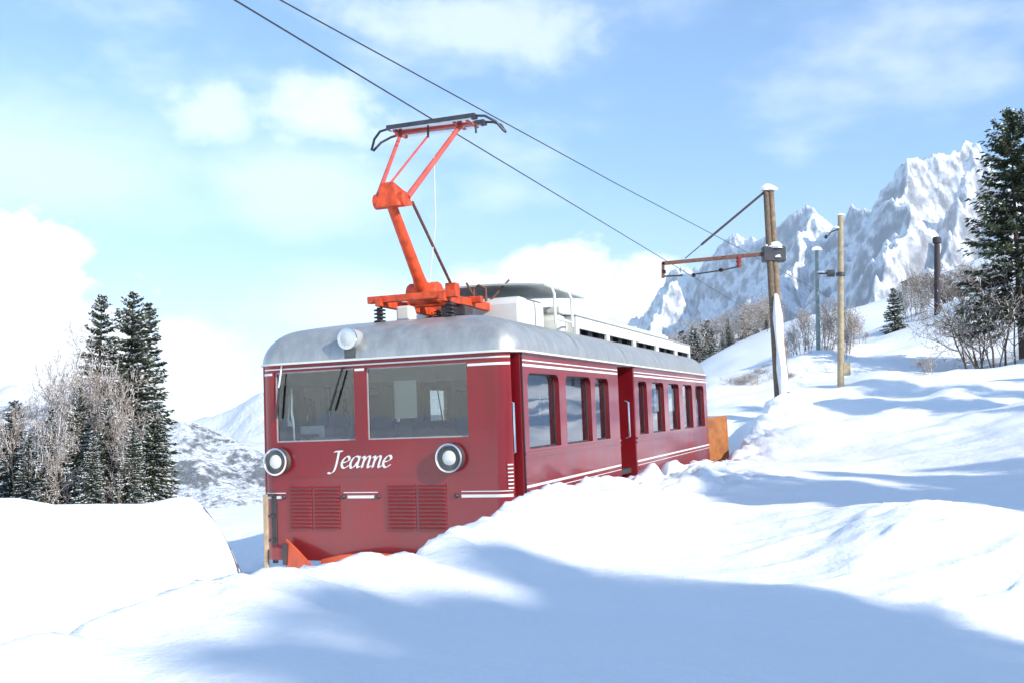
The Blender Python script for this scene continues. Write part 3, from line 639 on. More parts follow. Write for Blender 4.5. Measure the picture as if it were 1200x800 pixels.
# plough, coupler and edge board below the front
def sheet(pts_top, pts_bot, th, mat, name, parent):
    m = T(); n = len(pts_top); V = []
    for P in (pts_top, pts_bot): V += [np.array(p, float) for p in P]
    V += [v + np.array([0, th, 0]) for v in V]
    Fs = [(i, i+1, n+i+1, n+i) for i in range(n-1)] + [(2*n+i+1, 2*n+i, 3*n+i, 3*n+i+1) for i in range(n-1)] + [(i, 2*n+i, 2*n+i+1, i+1) for i in range(n-1)] + [(n+i+1, 3*n+i+1, 3*n+i, n+i) for i in range(n-1)] + [(0, n, 3*n, 2*n), (n-1, 3*n-1, 4*n-1, 2*n-1)]
    return m.add(V, Fs).build(name, mat, parent)
pg = empty('front_plough', (0, 0, 0)); pg.parent = train
sheet([(-2.34, -.07, -1.66), (-2.15, -.16, -1.76), (-1.98, -.24, -1.86), (-1.90, -.30, -1.90)], [(-2.34, -.10, -2.2), (-2.15, -.22, -2.2), (-1.98, -.34, -2.2), (-1.90, -.42, -2.2)], .02, M['plough'], 'blade', pg)
sheet([(-1.93, -.12, -1.84), (-1.7, -.16, -1.79), (-1.4, -.2, -1.76), (-1.0, -.18, -1.78), (-.5, -.1, -1.8)], [(-1.93, -.22, -2.2), (-1.7, -.28, -2.2), (-1.4, -.32, -2.2), (-1.0, -.3, -2.2), (-.5, -.2, -2.2)], .02, M['plough'], 'blade', pg)
T().box((-2.5, -.09, -1.86), (-2.36, .02, -1.73)).build('buffer_box', M['red'], train, bevel=.015)
T().box((-2.36, -.11, -1.90), (-2.31, .02, -1.70)).build('buffer_plate', M['dark'], train, bevel=.008)
eb = T().box((-2.60, -.06, -1.95), (-2.555, -.03, -1.24)).build('edge_board', M['wood'], train, bevel=.006)
for w in (-1.25, -1.45, -1.68): T().box((-2.565, -.042, w - .012), (-2.50, .012, w + .012)).build('bracket', M['dark'], eb)
T().box((-2.535, -.008, -1.9), (-2.48, .004, -1.25)).build('edge_channel', M['dark'], train)
# rear plough blade standing out past the tail
rp = empty('rear_plough', (0, 0, 0)); rp.parent = train
sheet([(-.30, 9.95, -.78), (.0, 10.30, -.74), (.20, 10.6, -.72)], [(-.30, 10.0, -1.9), (.0, 10.35, -1.9), (.20, 10.65, -1.9)], .04, M['rplough'], 'blade', rp)
T().beam((-.4, 9.76, -.95), (.0, 10.36, -.86), .06, .06).build('arm', M['rplough'], rp)
T().beam((-.4, 9.76, -1.5), (.0, 10.4, -1.5), .06, .06).build('arm', M['rplough'], rp)

# ---- interior seen through the glass
bh_holes = [(-2.44, -1.86, -.86, -.16), (-1.72, -1.05, -.80, -.18), (-.93, -.22, -.86, -.16)]
panel(T(), lambda s, w, d: (s, 1.42 + d, w), [-2.5, -.1, -1.95, -1.65] + [x for h in bh_holes for x in h[:2]], [-1.30, .0] + [x for h in bh_holes for x in h[2:]], bh_holes, .04).build('cab_bulkhead', M['bulk'], train)
dk = T().box((-2.3, .10, -1.25), (-.35, .42, -.86)).box((-2.2, .14, -.859), (-1.85, .36, -.72)).build('control_desk', M['interior'], train, bevel=.02)
T().box((-1.30, .16, -.859), (-1.0, .34, -.74)).build('instrument_box', M['paper'], dk, bevel=.01)
T().lathe((-2.30, .3, -.86), (0, 0, 1), [(.02, 0), (.02, .14), (.10, .15), (.11, .165), (.10, .18), (0, .18)], 20).build('hand_wheel', M['dark'], dk)
T().box((-2.42, .34, -.859), (-2.14, .52, -.60)).build('relay_cabinet', M['paper'], dk, bevel=.01)
T().box((-1.34, .30, -.56), (-1.10, .306, -.20)).build('notice_sheet', M['paper'], dk)
T().box((-1.46, .26, -.60), (-1.34, .32, -.24)).build('equipment_case', M['dark'], dk)
for (u, m_) in ((-1.95, M['seat']), (-.85, M['seat'])):
    st = T().box((u - .2, .72, -.95), (u + .2, 1.08, -.86)).build('driver_seat', m_, train, bevel=.03)
    T().box((u - .19, 1.06, -.86), (u + .19, 1.14, -.30)).build('backrest', m_, st, bevel=.03); T().box((u - .04, .86, -1.30), (u + .04, .94, -.95)).build('pedestal', M['dark'], st)
for v in (2.1, 3.1, 5.0, 5.9, 6.8, 7.7, 8.6):
    for u0, u1 in ((-2.45, -1.6), (-1.0, -.14)):
        st = T().box((u0, v, -.98), (u1, v + .42, -.86)).build('passenger_seat', M['seatred'], train, bevel=.03)
        T().box((u0, v + .40, -.86), (u1, v + .48, -.60)).build('backrest', M['seatred'], st, bevel=.03); T().box((u0 + .1, v + .1, -1.30), (u1 - .1, v + .3, -.98)).build('seat_base', M['grey'], st)
for v in (2.6, 5.5, 7.3):
    T().tube([(-1.3, v, -1.3), (-1.3, v, .0)], .018, 8).build('grab_pole', M['chrome'], train, True)

# ---- roof equipment
def tilt_top(a): return roof_h(a)
T().box((-1.15, 1.72, .20), (-.50, 2.45, .70)).build('equipment_cabinet', M['offwhite'], train, bevel=.08)
T().box((-1.9, 1.9, .30), (-1.3, 2.45, .62)).build('equipment_cabinet', M['offwhite'], train, bevel=.06)
T().box((-1.9, 2.50, .20), (-.33, 3.12, .545)).build('equipment_cabinet', M['offwhite'], train, bevel=.06)
# long resistor housing with five openings on each flank
rh = empty('resistor_housing', (0, 0, 0)); rh.parent = train
VO = [(2.80, 3.98), (4.13, 5.38), (5.53, 6.80), (6.98, 8.22), (8.40, 9.42)]; V0, V1 = 2.68, 9.52
for fn, fl in ((lambda s, w, d: (-.215 - d, s, w), False), (lambda s, w, d: (-2.385 + d, s, w), True)):
    for i, (a, b) in enumerate(VO):
        lo = V0 if i == 0 else (VO[i-1][1] + a) / 2; hi = V1 if i == 4 else (b + VO[i+1][0]) / 2
        panel(T(), fn, [lo + .002, hi - .002, a, b], [.17, .315, .395, .53], [(a, b, .315, .395)], .03, fl).build('flank_panel', M['offwhite'], rh)
T().box((-2.38, V0 + .005, .17), (-.22, V0 + .03, .53)).build('end_panel', M['offwhite'], rh)
T().box((-2.38, V1 - .03, .17), (-.22, V1 - .005, .53)).build('end_panel', M['offwhite'], rh)
for k in range(14):
    v = 2.95 + k * .48; T().box((-2.3, v, .25), (-.30, v + .2, .47)).build('resistor_bank', M['dark'], rh)
def cover(u0, u1, v0, v1, w, cr, th, n=8):
    m = T(); us = np.linspace(u0, u1, n + 1); um = (u0 + u1) / 2; h = (u1 - u0) / 2
    f = lambda u: w + cr * (1 - ((u - um) / h) ** 2)
    V = [(u, v, f(u) + t) for t in (0, th) for v in (v0, v1) for u in us]; N = n + 1
    Fs = [(i, N+i, N+i+1, i+1) for i in range(n)] + [(2*N+i, 2*N+i+1, 3*N+i+1, 3*N+i) for i in range(n)] + [(i, i+1, 2*N+i+1, 2*N+i) for i in range(n)] + [(N+i+1, N+i, 3*N+i, 3*N+i+1) for i in range(n)] + [(0, 2*N, 3*N, N), (n, N+n, 3*N+n, 2*N+n)]
    return m.add(V, Fs)
for v0, v1 in ((2.66, 4.9), (4.92, 7.2), (7.22, 9.5)): cover(-2.44, -.20, v0, v1, .532, .05, .012).build('cover_plate', M['grey'], rh)
T().box((-2.2, 2.75, .575), (-.42, 8.7, .665)).build('cover_fascia', M['offwhite'], rh, bevel=.02)
# flat canopy sheet ahead of the housing on hoop rails
cp = cover(-1.95, -.28, 1.78, 3.3, .79, .05, .02).build('roof_canopy', M['grey'], train)
for v in (2.0, 2.62):
    T().tube([(-.24, v, .40), (-.24, v, .72), (-.27, v, .795), (-.34, v, .815), (-.7, v, .845)], .016, 8).build('hoop_rail', M['white'], cp, True)
T().tube([(-.24, 2.0, .45), (-.24, 2.62, .45)], .012, 8).build('hoop_rail', M['white'], cp, True)

# ---- pantograph
pan = empty('pantograph', (0, 0, 0)); pan.parent = train
PB = .60
for u in (-1.62, -.92):
    T().beam((u, .55, PB), (u, 1.95, PB), .07, .085).build('base_beam', M['orange'], pan, bevel=.008)
for v in (.62, 1.25, 1.88):
    T().beam((-1.76, v, PB + .03), (-.78, v, PB + .03), .075, .07).build('base_beam', M['orange'], pan, bevel=.008)
for (u, v) in ((-1.66, .66), (-.88, .66), (-1.66, 1.82), (-.88, 1.82), (-1.27, 1.25)):
    h0 = .012 + roof_h(min(-u + .03, u + WID + .03, v + .03)) - .01; m = T(); n = 4
    prof = [(.03, h0)]
    for k in range(n):
        a = h0 + (PB - .05 - h0) * (k + .1) / n; b = h0 + (PB - .05 - h0) * (k + .75) / n; prof += [(.03, a), (.062, (a + b) / 2 - .006), (.058, (a + b) / 2 + .006), (.03, b)]
    prof += [(.03, PB - .045)]
    m.lathe((u, v, 0), (0, 0, 1), prof, 18); m.build('insulator', M['insul'], pan, True)
T().box((-1.12, .95, .44), (-.86, 1.20, .565)).build('drive_box', M['insul'], pan, bevel=.02)
T().box((-1.55, .80, .40), (-1.40, .98, .575)).build('drive_box', M['offwhite'], pan, bevel=.02)
# lower arm with heel casting, knee and twin upper arm
A = np.array([-1.3, .95, .72]); K = np.array([-1.3, .27, 1.52]); HZt = 2.60
T().tube([A + np.array([0, .03, -.06]), A + np.array([0, -.12, .14]), K], [.088, .062, .05], 14).build('lower_arm', M['orange'], pan, True)
T().lathe(A + np.array([-.17, .02, -.02]), (1, 0, 0), [(.10, 0), (.115, .02), (.115, .32), (.10, .34)], 20).build('heel_bearing', M['orange'], pan, True)
T().tube([(-1.16, 1.36, .80), (-1.16, .46, 1.545)], .016, 8).build('guide_rod', M['rust'], pan, True)
T().box((-1.22, 1.3, .66), (-1.10, 1.42, .84)).build('rod_bracket', M['orange'], pan, bevel=.01)
T().lathe(K + np.array([-.17, 0, .02]), (1, 0, 0), [(.055, 0), (.075, .01), (.075, .33), (.055, .34)], 18).build('knee_joint', M['orange'], pan, True)
kn = T(); kn.add([(-1.44, .18, 1.46), (-1.16, .18, 1.46), (-1.12, .42, 1.50), (-1.48, .42, 1.50), (-1.38, .22, 1.72), (-1.24, .22, 1.72), (-1.18, .44, 1.62), (-1.42, .44, 1.62)], [(0,3,2,1),(4,5,6,7),(0,1,5,4),(1,2,6,5),(2,3,7,6),(3,0,4,7)]); kn.build('knee_casting', M['orange'], pan, bevel=.02)
VH = 1.44
for (a, b, r) in (((-1.44, .26, 1.58), (-1.74, VH - .03, HZt - .06), .022), ((-1.17, .38, 1.58), (-1.02, VH - .03, HZt - .06), .030)):
    T().tube([a, b], [r * 1.05, r * .9], 10).build('upper_arm', M['pinkrod'], pan, True)
T().tube([(-1.33, .30, 1.70), (-1.40, VH - .05, HZt - .13)], .012, 8).build('control_rod', M['pinkrod'], pan, True)
T().beam((-1.80, VH - .03, HZt - .05), (-.90, VH - .03, HZt - .05), .045, .04).build('head_bar', M['pinkrod'], pan)
for dv in (-.13, .13):
    cs = T(); cs.beam((-1.84, VH + dv, HZt - .012), (-.80, VH + dv, HZt - .018), .10, .045); cs_ = cs.build('contact_strip', M['dark'], pan)
    T().beam((-1.80, VH + dv, HZt - .034), (-.84, VH + dv, HZt - .05), .085, .018).build('strip_tray', M['chrome'], pan)
for u, sg in ((-1.84, -1), (-.80, 1)):
    for dv in (-.13, .13):
        pts = [(u, VH + dv, HZt - .015), (u + sg * .10, VH + dv * 1.0, HZt - .03), (u + sg * .20, VH + dv * .6, HZt - .09), (u + sg * .27, VH + dv * .15, HZt - .19)]
        T().tube(pts, .014, 8).build('horn', M['dark'], pan, True)
for u in (-1.76, -1.05, -.90):
    T().beam((u, VH - .15, HZt - .055), (u, VH + .15, HZt - .055), .03, .02).build('cross_bar', M['pinkrod'], pan)
T().tube([(-1.40, VH - .05, HZt - .04), (-1.40, VH - .05, HZt - .15)], .012, 6).build('head_spring', M['dark'], pan)
T().tube([(-.86, VH, HZt - .05), (-.86, VH, HZt - .16)], .012, 6).build('head_spring', M['dark'], pan)
T().tube([(-1.10, .87, 2.08), (-1.12, .90, 1.4), (-1.25, .92, .60)], .006, 6).build('pull_cord', M['offwhite'], pan)
for p, q in (((-1.0, 1.62, .66), (-1.08, 1.55, .86)), ((-.90, 1.75, .66), (-.72, 1.9, .90))):
    T().tube([p, q], .012, 6).build('horn_rest', M['rust'], pan)
T().tube([(-1.06, 1.7, .66), (-1.06, 1.7, .80), (-1.0, 1.7, .84), (-.92, 1.7, .80), (-.92, 1.7, .66)], .016, 8).build('latch_hoop', M['rust'], pan)

# rails under the railcar
for u in (-1.85, -.75):
    m = MB(); m.beam(car(u, -12, -2.33), car(u, 12, -2.33), .06, .06, TZ); tag(m.build('rail', M['rust']), kind='structure')

# ------------------------------------------------------------------ overhead line
def wire(name, pts, r, label):
    o = MB().tube(pts, r, 6).build(name, M['wire'], None, True); tag(o, label, 'wire')
wire('contact_wire', [car(-1.3, v, 2.612) for v in (-9, -4, 1.4, 7, 12.45, 20, 30)], .0075, 'dark overhead contact wire touching the raised pantograph above the railcar')
we = at(868, 292, 21.3); ws0 = at(328, 0, 7.6); ws1 = ws0 + (ws0 - we) * .6
wire('feeder_wire', [ws1, ws0, ws0 * .5 + we * .5 - np.array([0, 0, .03]), we, we + (we - ws0) * .8], .0065, 'thin dark feeder wire running beside the contact wire to the bracket arm pole')

def snow_lump(name, c, rx, ry, rz, parent, seed=0, mat='snowcap'):
    rs = np.random.RandomState(seed); V = []; Fs = []; n, k = 14, 7
    for i in range(k + 1):
        th = math.pi / 2 * i / k
        for j in range(n):
            ph = 2 * math.pi * j / n; q = 1 + .18 * math.sin(3 * ph + seed) * math.cos(th) + .10 * rs.randn() * (i < k)
            V.append((c[0] + rx * q * math.cos(th) * math.cos(ph), c[1] + ry * q * math.cos(th) * math.sin(ph), c[2] + rz * math.sin(th) * (1 + .06 * rs.randn())))
    for i in range(k):
        for j in range(n): Fs.append((i*n+j, i*n+(j+1) % n, (i+1)*n+(j+1) % n, (i+1)*n+j))
    Fs.append(tuple(range(n-1, -1, -1)))
    return MB().add(V, Fs).build(name, M[mat], parent, True)
def rel(root, p): return np.array(p) - np.array(root.location)
# main mast: twin timbers with bracket arm
D = 21.3
base = at(921, 483, D); base[2] = gz(base[0], base[1]) - .25
mast = tag(empty('catenary_mast', base), 'leaning twin timber mast plastered with snow, bracket arm reaching over the track', 'mast')
P = lambda px, py, dd=0: rel(mast, at(px, py, D + dd))
b0 = np.zeros(3)
MB().tube([P(925, 500), P(911, 355), P(903.5, 224)], [.085, .075, .062], 10).build('timber', M['postmid'], mast, True)
MB().tube([P(914, 500, -.02), P(905, 355, -.02), P(897.5, 224, -.02)], [.08, .07, .058], 10).build('timber', M['post'], mast, True)
sp = MB(); pts = [P(908.5, 345, -.10), P(911, 372, -.12), P(913, 400, -.12), P(916, 430, -.13), P(919, 455, -.13), P(921, 478, -.10)]
sp.tube(pts, [.03, .10, .085, .11, .09, .12], 10)
for v_i, v_ in enumerate(sp.v): sp.v[v_i] = tuple(np.array(v_) + .022 * np.random.RandomState(v_i).randn(3) * np.array([1, 1, .5]))
sp.build('snow_plaster', M['snowcap'], mast, True)
MB().box(P(895, 306, -.1), P(918, 291, .12)).build('collar', M['dark'], mast, bevel=.02)
snow_lump('snow_cap', P(900, 224), .17, .14, .15, mast, 3); snow_lump('snow_cap', P(907, 292), .20, .15, .16, mast, 5)
snow_lump('snow_cap', P(913, 303), .14, .13, .10, mast, 8)
MB().beam(P(905, 297), P(776, 309), .06, .075).build('bracket_arm', M['rust'], mast)
MB().beam(P(895, 226), P(822, 287), .05, .05).build('stay', M['postdark'], mast)
MB().tube([P(822, 287), P(803, 303)], .012, 6).build('stay_rod', M['wire'], mast)
MB().beam(P(777, 308), P(777, 326), .06, .06, (0, 1, 0)).build('drop_bracket', M['rust'], mast)
MB().tube([P(777, 324), P(800, 323)], .02, 6).build('registration_arm', M['dark'], mast)
MB().tube([P(811, 322), P(846, 317), P(868, 312)], .018, 6).build('registration_arm', M['dark'], mast)
for px, py in ((778, 318), (813, 322), (845, 316)): MB().lathe(P(px, py + 3), (0, 0, 1), [(.03, 0), (.055, .02), (.03, .035), (.055, .055), (.03, .08)], 12).build('insulator', M['insul'], mast, True)
MB().lathe(P(866, 314), (0, 0, 1), [(.035, 0), (.06, .05), (.04, .08), (.065, .14), (.045, .17), (.07, .23), (.03, .27)], 14).build('insulator', M['redinsul'], mast, True)
sm = snow_lump('snow_mound', np.array([base[0] + .02, base[1] - .25, gz(base[0], base[1] - .25) - .12]), .5, .45, .48, None, 11, 'snow'); tag(sm, 'rounded heap of snow packed round the foot of the bracket arm mast', 'snow heap')
def pole(name, label, px, ybase, ytop, depth, r0, r1, mat, pxtop=None):
    b = at(px, ybase, depth); b[2] = gz(b[0], b[1]) - .2; t = at(pxtop or px, ytop, depth)
    root = tag(empty(name, b), label, 'pole', 'poles along the snowy slope'); MB().tube([(0, 0, 0), rel(root, t) * .5, rel(root, t)], [r0, (r0 + r1) / 2, r1], 12).build('shaft', mat, root, True)
    return root, (lambda x, y, dd=0: rel(root, at(x, y, depth + dd)))
p2, Q = pole('telegraph_pole', 'pale round timber pole with dark iron band and tiny insulator arm', 985, 457, 252, 25, .085, .07, M['postlight'])
MB().lathe(Q(985, 324), (0, 0, 1), [(.08, 0), (.115, .01), (.115, .09), (.08, .1)], 14).build('iron_band', M['dark'], p2)
MB().tube([Q(985, 268), Q(974, 272), Q(969, 278)], .018, 6).build('insulator_arm', M['dark'], p2); MB().lathe(Q(968, 280), (0, 0, 1), [(.02, 0), (.045, .04), (.02, .1)], 10).build('insulator', M['insul'], p2)
MB().box(Q(988.5, 439, -.08), Q(994, 425, .08)).build('meter_box', M['postlight'], p2, bevel=.01)
snow_lump('snow_cap', Q(985, 253), .10, .10, .06, p2, 2); snow_lump('snow_cap', Q(980, 268), .10, .08, .06, p2, 6)
p3, Q = pole('lamp_pole', 'slim grey metal pole capped with snow beside leafless saplings', 959, 414, 293, 33, .075, .06, M['postgrey'], 957)
snow_lump('snow_cap', Q(957, 294), .17, .15, .14, p3, 4); MB().tube([Q(958, 321), Q(974, 320)], .03, 6).build('side_arm', M['dark'], p3)
snow_lump('snow_cap', Q(961, 320), .14, .1, .08, p3, 9); MB().box(Q(970, 324, -.06), Q(977, 317, .06)).build('switch_box', M['dark'], p3)
p4, Q = pole('tarred_pole', 'dark tarred pole with flared cap high on the snow ridge', 1098, 362, 280, 40, .125, .105, M['postdark'])
MB().lathe(Q(1098, 286), (0, 0, 1), [(.11, 0), (.17, .04), (.17, .2), (.14, .27), (0, .28)], 14).build('cap', M['postdark'], p4)

# ------------------------------------------------------------------ trees
def raw(name, V, F, mat):
    me = bpy.data.meshes.new(name); me.from_pydata(V if isinstance(V, list) else V.tolist(), [], F if isinstance(F, list) else F.tolist()); me.materials.append(mat); return me
def diamonds(p, d, n, l, w):                 # leaf-sized diamond faces: base p, direction d, side vector n
    N = len(p); a = p; b = p + d * (l * .45)[:, None] + n * (w / 2)[:, None]; c = p + d * l[:, None]; e = p + d * (l * .45)[:, None] - n * (w / 2)[:, None]
    V = np.stack([a, b, c, e], 1).reshape(-1, 3); F = np.arange(N * 4).reshape(-1, 4); return V, F
def unit(v): return v / (np.linalg.norm(v, axis=1, keepdims=True) + 1e-9)
def fir_meshes(h, r, seed, whorls=46, per=9, stations=11, snowf=.30, tw=(.34, .10), bare=.06, shape=.85):
    rs = np.random.RandomState(seed); P = []; Dr = []; S = []; L = []; SP = []; SD = []; SS = []; SL = []; B = MB()
    for i in range(whorls):
        t = bare + (1 - bare) * (i + rs.rand() * .7) / whorls
        for j in range(per if t < .85 else per - 3):
            az = rs.rand() * 2 * math.pi; ln = (r * (1 - t) ** shape * rs.uniform(.55, 1.12) + .10 + .02 * h * (t < .97) * .5) * (1 + .15 * math.sin(az * 2 + seed))
            out = np.array([math.cos(az), math.sin(az), 0]); side = np.array([-out[1], out[0], 0])
            s = np.linspace(.12, 1, stations); droop = (.55 - .75 * t) ; z = h * t - ln * droop * s ** 1.3 + ln * .16 * s ** 4 + .10 * ln * s * (t > .8) * 3
            pts = out * (ln * s)[:, None] + np.array([0, 0, 1.]) * z[:, None] + side * (ln * .08 * rs.randn() * s ** 2)[:, None]
            if i % 2 == 0 and ln > .6: B.tube([(0, 0, h * t), tuple(pts[stations // 2]), tuple(pts[-2])], [.03, .018, .008], 3, False)
            for sgn in (-1, 1, 0):
                k = len(s); fwd = rs.uniform(.45, .9, k)
                d = out * fwd[:, None] + side * (sgn * rs.uniform(.5, 1.0, k))[:, None] + np.array([0, 0, 1.]) * rs.uniform(-.55, .10, k)[:, None]
                P.append(pts + rs.randn(k, 3) * .03); Dr.append(unit(d)); S.append(unit(np.cross(d, rs.randn(k, 3)))); L.append(tw[0] * rs.uniform(.6, 1.3, k) * (.55 + .6 * (1 - t)) * np.clip(ln * 1.2, .45, 1))
            m = rs.rand(len(s)) < snowf * (.5 + s)
            if m.any():
                k = m.sum(); d = out + side * rs.uniform(-.8, .8, k)[:, None] + np.array([0, 0, 1.]) * rs.uniform(-.35, .05, k)[:, None]
                ls = tw[0] * rs.uniform(.5, 1.2, k) * (.55 + .5 * (1 - t))
                for tl in (.3, 2.2):
                    SP.append(pts[m] + np.array([0, 0, .04]) - out * .05); SD.append(unit(d)); SS.append(unit(np.cross(d, np.array([0, 0, 1.]) + rs.randn(k, 3) * tl))); SL.append(ls)
    P, Dr, S, L = map(np.concatenate, (P, Dr, S, L)); V, F = diamonds(P, Dr, S, L, np.full(len(L), tw[1]) * np.random.RandomState(seed).uniform(.6, 1.3, len(L)))
    crown = raw('crown', V, F, M['needle'])
    P, Dr, S, L = map(np.concatenate, (SP, SD, SS, SL)); V, F = diamonds(P, Dr, S, L, L * .45); sn = raw('snow_load', V, F, M['snowcap'])
    tr = MB().tube([(0, 0, -.8), (0, 0, h * .3), (.02, 0, h * .7), (0, 0, h)], [h * .016 + .03, h * .012 + .02, h * .006 + .01, .01], 8).mesh('trunk'); tr.materials.append(M['bark'])
    br = B.mesh('branches'); br.materials.append(M['bark'])
    return [('trunk', tr, None), ('branches', br, None), ('crown', crown, None), ('snow_load', sn, 'crown')]
def bare_meshes(h, seed, spread=.5, lean=0, depth=4, frost=.5, stems=1, bark='barktan', upright=.5, twig=.010):
    rs = np.random.RandomState(seed); B = MB(); TWP = []; SNP = []
    def grow(p, d, ln, r, lev):
        n = 4; pts = [p]; dd = d.copy()
        for i in range(n):
            dd = dd + rs.randn(3) * .12 + np.array([0, 0, .06 * upright]); dd /= np.linalg.norm(dd); pts.append(pts[-1] + dd * ln / n)
        rr = [max(r * (1 - .6 * i / n), twig * .7) for i in range(n + 1)]
        B.tube(pts, rr, 5 if lev == 0 else 3, False)
        if lev > 0:
            for i in range(n):
                if rs.rand() < frost: SNP.append((pts[i], pts[i + 1], rr[i]))
        if lev >= depth: return
        nb = (9 if lev == 0 else 5) if lev < 2 else 4
        for k in range(nb):
            s = rs.uniform(.25 if lev == 0 else .15, 1); i = min(int(s * n), n - 1); q = pts[i] + (pts[i+1] - pts[i]) * (s * n - i)
            a = rs.randn(3); a -= dd * (a @ dd); a /= np.linalg.norm(a); nd = dd * upright + a * (1 - upright) * (1 + spread); nd[2] += .15 * upright; nd /= np.linalg.norm(nd)
            grow(q, nd, ln * rs.uniform(.38, .62) * (1.15 - .45 * s if lev == 0 else 1), rr[i] * .5, lev + 1)
    for k in range(stems):
        o = np.array([0, 0, -.3]) if stems == 1 else np.array([rs.randn() * .12 * stems ** .5, rs.randn() * .12 * stems ** .5, -.3])
        d = np.array([lean + rs.randn() * .08 * (1 + (stems > 1) * 2), rs.randn() * .08 * (1 + (stems > 1) * 2), 1.]); d /= np.linalg.norm(d)
        grow(o, d, h * (rs.uniform(.75, 1.0) if stems > 1 else 1) * .86, max(h * .011, twig * 1.5), 0)
    wood = B.mesh('branches'); wood.materials.append(M[bark]); SB = MB()
    for a, b, r in SNP:
        u = np.array([0, 0, r * .9 + .006]); w = r * .9 + .010; d = b - a; sd_ = np.cross(d, (0, 0, 1.)); nl = np.linalg.norm(sd_)
        sd_ = sd_ / nl * w if nl > 1e-6 else np.array([w, 0, 0]); SB.add([a + u - sd_, b + u - sd_ * .7, b + u + sd_ * .7, a + u + sd_, (a + b) / 2 + u * 1.9], [(0, 1, 4), (1, 2, 4), (2, 3, 4), (3, 0, 4)])
    out = [('branches', wood, None)]
    if SNP: s_ = SB.mesh('snow_load'); s_.materials.append(M['frost'] if frost > .6 else M['snowcap']); out.append(('snow_load', s_, 'branches'))
    return out
def plant(name, meshes, loc, label, cat, sc=1, rz=0, group=None, sxy=None):
    root = empty(name, loc, rz); root.scale = (sxy or sc, sxy or sc, sc); made = {}
    for nm, me, par in meshes:
        made[nm] = link_mesh(nm, me, None, made.get(par, root))
        if nm != 'trunk': made[nm]['kind'] = 'stuff'
    return tag(root, label, cat, group)
def stand(name, meshes, hmesh, px, ytop, depth, label, cat, rz=0, group=None, wide=1.0, sink=0):   # rooted on the ground, sized by its top
    p = at(px, 500, depth); zb = gz(p[0], p[1]) - sink; top = at(px, ytop, depth)[2]; s = (top - zb) / hmesh
    return plant(name, meshes, (p[0], p[1], zb), label, cat, s, rz, group, s * wide)

FA = fir_meshes(12, 1.75, 1, 54, 9, 11, .72); FB = fir_meshes(12.5, 2.5, 2, 56, 10, 12, .66); FC = fir_meshes(9, 1.9, 3, 42, 9, 11, .85); FS = fir_meshes(4, 1.2, 5, 22, 8, 8, .75, (.26, .09))
B1 = bare_meshes(6, 11, .5, 0, 4, .5, 1); B2 = bare_meshes(5, 12, .6, .03, 4, .65, 1, upright=.55); B3 = bare_meshes(3, 13, .6, 0, 3, .35, 5, twig=.007); B4 = bare_meshes(6, 14, .4, 0, 4, .66, 1, upright=.6)
BD = bare_meshes(6, 15, .5, .04, 3, .3, 1, 'bark')
# firs and frosted trees at the left, beyond the bank
stand('fir_tree', FA, 12, 113, 346, 44, 'tall narrow snow-dusted fir with its own separate tip beside the broader twin fir', 'tree')
stand('fir_tree', FB, 12.5, 150, 342, 45, 'tallest broad snow-dusted fir in the stand behind the sunlit bank', 'tree', 1.0)
stand('fir_tree', FA, 12, 168, 356, 48, 'slender fir half hidden behind the tallest broad fir', 'tree', 2.2, None, 1.15)
stand('fir_tree', FC, 9, 16, 468, 40, 'short wide fir heavy with snow beside frosted bare trees', 'tree', .4, None, 1.15)
stand('fir_tree', FC, 9, 182, 470, 41, 'low dark fir leaning out at the foot of the tallest fir', 'tree', 2.9, None, 1.1)
for i, (px, yt, dp, w) in enumerate([(60, 478, 38, .9), (92, 452, 38.5, .8), (126, 466, 37.5, .9), (156, 498, 37, 1.0), (36, 508, 38, 1.0), (110, 510, 36.5, 1.0)]):
    stand('fir_tree', FC, 9, px, yt, dp, 'snow-smothered young fir among the frosted bare trees below the tall firs', 'tree', i * 1.4, 'young firs among the frosted trees', w)
for i, (px, yt, dp, ms, hm) in enumerate([(95, 412, 41, B1, 6), (62, 452, 40, B4, 6), (78, 440, 43, B4, 6), (120, 428, 39.5, B2, 5), (135, 455, 39, B4, 6), (45, 470, 42, B1, 6), (105, 450, 38.2, B4, 6), (150, 478, 37.6, B2, 5), (25, 485, 39, B4, 6), (86, 470, 37.8, B1, 6), (66, 490, 37.4, B1, 6), (128, 492, 37, B4, 6), (142, 520, 36.4, B1, 6), (74, 525, 36.2, B4, 6)]):
    stand('frosted_tree', ms, hm, px, yt, dp, 'bare brown tree white with frost below the two tall firs', 'tree', i * 1.3, 'frosted bare trees below the tall firs', .62)
# right-hand stand on the slope
FR = fir_meshes(9, 2.6, 21, 40, 10, 13, .2, (.38, .085), .17, .62)
stand('fir_tree', FR, 9, 1203, 132, 28.5, 'dark fir with drooping sparse boughs above leafless shrubs on the slope', 'tree', .6, None, .78)
for i, (px, yt, dp, ms, hm, lb) in enumerate([(1168, 300, 27.8, BD, 6, 'leafless tree with thin dark trunk below the drooping fir'), (1182, 290, 28.2, BD, 6, 'leafless tree with thin dark trunk below the drooping fir'), (1194, 310, 27.5, BD, 6, 'leafless tree with thin dark trunk below the drooping fir'),
        (1150, 318, 29, B3, 3, 'brown many-stemmed bush beside the drooping fir'), (1160, 330, 28.6, B3, 3, 'brown many-stemmed bush beside the drooping fir')]):
    stand('leafless_tree' if i < 3 else 'brown_bush', ms, hm, px, yt, dp, lb, 'tree' if i < 3 else 'bush', i * 1.7, 'leafless growth below the drooping fir' if i < 3 else 'brown bushes beside the drooping fir', .9)
